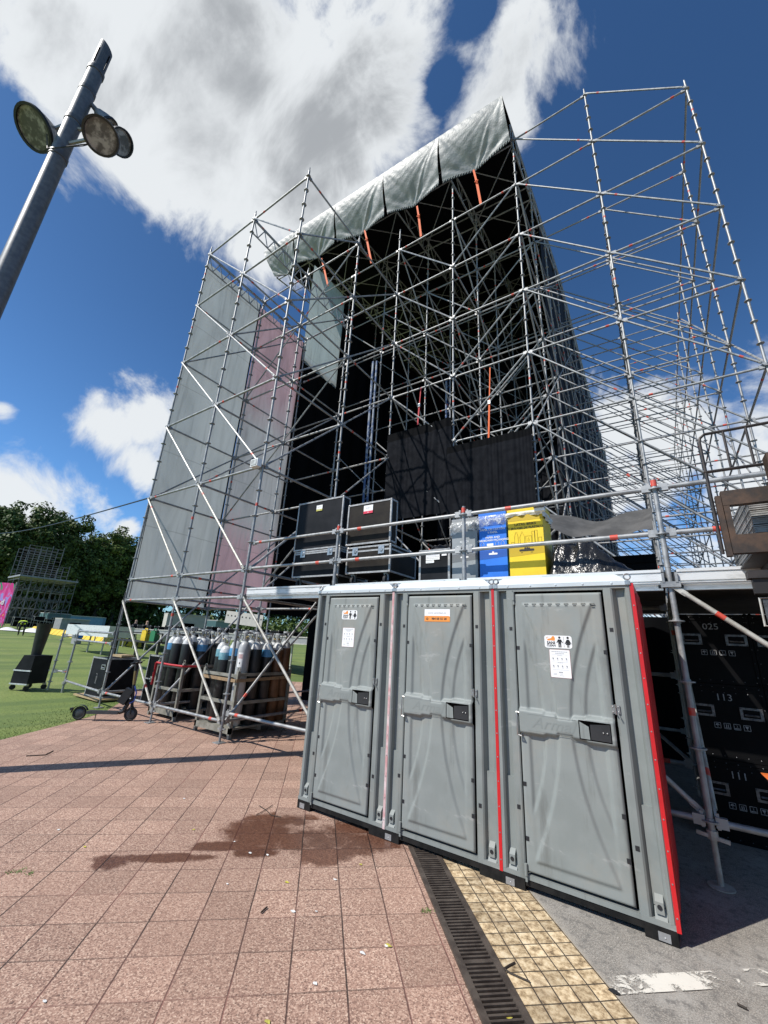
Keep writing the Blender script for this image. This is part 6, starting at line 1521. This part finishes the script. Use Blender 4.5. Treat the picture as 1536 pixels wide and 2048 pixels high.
# ================================================================== TREES
def leaf_mat(name, a, b_):
    m = bpy.data.materials.new(name); m.use_nodes = True; T = NT(m.node_tree); b = m.node_tree.nodes['Principled BSDF']
    g = T.node('ShaderNodeTexCoord'); oi = T.node('ShaderNodeObjectInfo')
    n = T.noise(g.outputs['Object'], 1.1, 4, 0.7); col = T.mix(T.step(n,0.35,0.7), a, b_)
    col = T.vmath('SCALE', col, scale=T.math('MULTIPLY_ADD', oi.outputs['Random'], 0.5, 0.75))
    T.put(b.inputs['Base Color'], col); b.inputs['Roughness'].default_value = 0.6; b.inputs['Specular IOR Level'].default_value = 0.25
    return m
LM = [leaf_mat('plane_tree_leaf',(0.050,0.080,0.017),(0.135,0.175,0.032)), leaf_mat('dark_leaf',(0.034,0.060,0.015),(0.085,0.125,0.026))]
def tree_mesh(seed, H=19.0, R_=5.2, nleaf=11000, mat=0):
    rr = random.Random(seed); root = thing('tree', 'x', 'tree')
    mb = MB(); mb.path([(0,0,-0.3),(0.1,0,2.5),(-0.1,0.15,5.5),(0.1,0,9),(0,0,H*0.75)],[0.42,0.34,0.28,0.2,0.06],9)
    tips = []
    for k in range(11):
        z = rr.uniform(3.5,H*0.62); an = rr.uniform(0,2*pi); l = rr.uniform(2.0,R_*0.8); e = Vector((cos(an)*l,sin(an)*l,z+rr.uniform(1,3.5)))
        mb.path([(0,0,z),e*0.5+Vector((0,0,z*0.5+0.3)),e],[0.13,0.09,0.03],6); tips.append(e)
    mb.build('trunk', BARK, root)
    cl = []
    for k in range(85):
        while True:
            p = Vector((rr.uniform(-1,1),rr.uniform(-1,1),rr.uniform(-1,1)))
            if 0.35 < p.length < 1: break
        zc = H*0.56; s_ = 1.0-0.25*max(0,p.z)
        cl.append((Vector((p.x*R_*s_,p.y*R_*s_,zc+p.z*H*0.43)), rr.uniform(0.75,1.75)))
    mb = MB()
    for i in range(nleaf):
        c, r = cl[rr.randrange(len(cl))]
        d = Vector((rr.gauss(0,1),rr.gauss(0,1),rr.gauss(0,1))).normalized()*r*rr.uniform(0.55,1.05); d.z *= 0.75
        p = c+d; s_ = rr.uniform(0.14,0.30)
        nrm = (d.normalized()+Vector((rr.gauss(0,.5),rr.gauss(0,.5),rr.gauss(0.3,.5)))).normalized(); a = nrm.orthogonal().normalized(); b_ = nrm.cross(a); t = rr.uniform(0,2*pi); a, b_ = a*cos(t)+b_*sin(t), b_*cos(t)-a*sin(t)
        mb.add([p-a*s_,p-b_*s_*0.6,p+a*s_,p+b_*s_*0.6],[(0,1,2,3)])
    mb.build('crown', LM[mat], root, flat=True)
    return root
tp = [tree_mesh(1), tree_mesh(2,17.5,5.6), tree_mesh(3,18.5,4.8,11000,1)]
spots = [(-60,1224,60,1.05),(-15,1224,58,1.08),(28,1226,60,1.06),(62,1226,64,0.98),(95,1228,66,1.0),(125,1230,68,0.97),(158,1230,70,1.0),(190,1231,72,1.0),(222,1232,74,1.0),(252,1233,76,1.0),(285,1234,78,1.0),(318,1236,80,1.0),(355,1238,82,1.0),(395,1240,86,1.0),(440,1242,88,1.0),(482,1244,90,1.02),(522,1246,90,1.0),(560,1248,92,1.0),(600,1250,94,1.02),(640,1252,94,1.0),
         (-40,1224,66,0.95),(8,1225,68,0.95),(45,1226,70,0.92),(78,1227,70,0.9),(110,1228,72,0.9),(142,1229,74,0.9),(174,1230,76,0.92),(206,1231,78,0.92),(238,1232,80,0.92),(270,1233,82,0.92),
         (10,1224,76,1.1),(80,1226,84,1.05),(140,1228,86,1.02),(205,1230,90,1.02),(268,1232,92,1.05)]
TLAB = ['tall leafy plane tree in the long row beyond the lawn','broad leafy tree in the long row beyond the lawn','darker leafy tree in the long row beyond the lawn']
used = set()
for i, (px, py, d, s_) in enumerate(spots):
    k = (i*2+i//4) % 3; o = tp[k] if k not in used else copy_tree(tp[k]); used.add(k)
    p = at(px, py, d); place(o, (p.x,p.y,lawn_z(p.x)-0.1), i*1.7, TLAB[k], 'trees in the row beyond the lawn'); o.scale = (s_,s_,s_*random.uniform(.93,1.05))
# undergrowth closing the foot of the row
mb = MB(); rr = random.Random(77)
for i in range(11500):
    px = rr.uniform(-90,640); p = at(px,1230,72+rr.uniform(-4,14)+px*0.02); z = lawn_z(p.x)+rr.uniform(0,4.2)*rr.random()**0.4; s_ = rr.uniform(.25,.5)
    a = Vector((rr.gauss(0,1),rr.gauss(0,1),rr.gauss(0,1))).normalized()*s_; b_ = a.orthogonal().normalized()*s_*0.6; p = Vector((p.x,p.y,z))
    mb.add([p-a,p-b_,p+a,p+b_],[(0,1,2,3)])
tag(mb.build('undergrowth', LM[1], flat=True), 'dark undergrowth below the row of trees', 'bushes', kind='stuff')

# ================================================================== LITTER ON THE PAVING
rr = random.Random(31)
PAPER = pbr('white_paper', (0.72,0.72,0.70), None, rough=0.7); LEAFY = pbr('yellow_leaf', (0.55,0.48,0.06), (0.45,0.42,0.10), 30, 0.6); TWIG = pbr('dark_twig', (0.03,0.022,0.016), None, rough=0.8); PPAP = pbr('pale_blue_paper',(0.45,0.62,0.72),None,rough=0.6)
def scrap(px, py, m_, nm, lab, cat, grp, s_=0.022):
    c = onz(px, py); mb = MB(); n = 7; t0 = rr.uniform(0,6); 
    ring = [(c.x+s_*rr.uniform(.5,1.1)*cos(t0+2*pi*k/n)*1.3, c.y+s_*rr.uniform(.5,1.1)*sin(t0+2*pi*k/n)*0.8, 0.003+rr.uniform(0,.003)) for k in range(n)]
    mb.add(ring+[(c.x,c.y,0.005)],[(k,(k+1)%n,n) for k in range(n)]); mb.add([(x,y,z-0.0008) for x,y,z in ring],[tuple(range(n-1,-1,-1))]); tag(mb.build(nm, m_, flat=True), lab, cat, grp)
for px, py in ((469,1684),(500,1707),(535,1711),(455,1769),(633,1824),(630,1968),(89,2005),(117,1660),(773,1893),(725,1907),(586,1824),(670,1760),(882,1838),(1004,1970),(368,1598)): scrap(px,py,PAPER,'paper_scrap','scrap of white paper lying on the paving','paper','white paper scraps on the paving',rr.uniform(.009,.017))
for px, py in ((573,1765),(387,1660),(722,1730),(776,1892),(1018,2035),(170,1694),(535,2046)): scrap(px,py,LEAFY,'fallen_leaf','small yellow leaf fallen on the paving','leaf','yellow leaves on the paving',rr.uniform(.012,.02))
scrap(1003,1943,PPAP,'paper_scrap','pale blue paper scrap beside the drain grating','paper',None,0.02)
scrap(1228,1985,INK,'wrapper','crumpled dark wrapper on the end of the white road line','wrapper',None,0.025)
def twig(pts, lab, r=0.004):
    mb = MB(); mb.path([onz(a,b_)+Vector((0,0,0.008)) for a,b_ in pts],r,5); tag(mb.build('twig', TWIG), lab, 'twig')
twig([(512,1632),(530,1622),(545,1612)],'thin crossed twig on the paving above the wet patch',0.003); twig([(518,1613),(532,1622),(542,1632),(562,1636)],'bent dark twig on the paving at the top of the wet patch',0.003)
twig([(983,1921),(1000,1935),(1020,1950),(1060,1968)],'long dark twig lying across the drain and yellow tiles',0.005); twig([(1003,1945),(1018,1935),(1030,1929)],'short twig stub crossing the long twig',0.005)
twig([(522,1828),(528,1822),(534,1817)],'short dark stick on the red paving tiles',0.005); twig([(52,1513),(90,1511),(106,1503)],'dark twig on the paving near the lawn edge',0.006)
twig([(1475,2012),(1495,2022)],'small dark bark piece on the grey asphalt',0.006)
# a few weeds in the joints
mb = MB()
for px, py in ((20,1745),(38,1742),(60,1748),(848,1823),(858,1822)):
    c = onz(px,py)
    for k in range(26):
        p = c+Vector((rr.gauss(0,.014),rr.gauss(0,.014),0)); l = Vector((rr.gauss(0,.008),rr.gauss(0,.008),rr.uniform(.004,.012))); wv = Vector((0.003,0.002,0)); mb.add([p-wv,p+wv,p+l],[(0,1,2)])
tag(mb.build('weeds', MATS['grass_blade'], flat=True), 'tiny green weeds growing in the paving joints', 'weeds', kind='stuff')
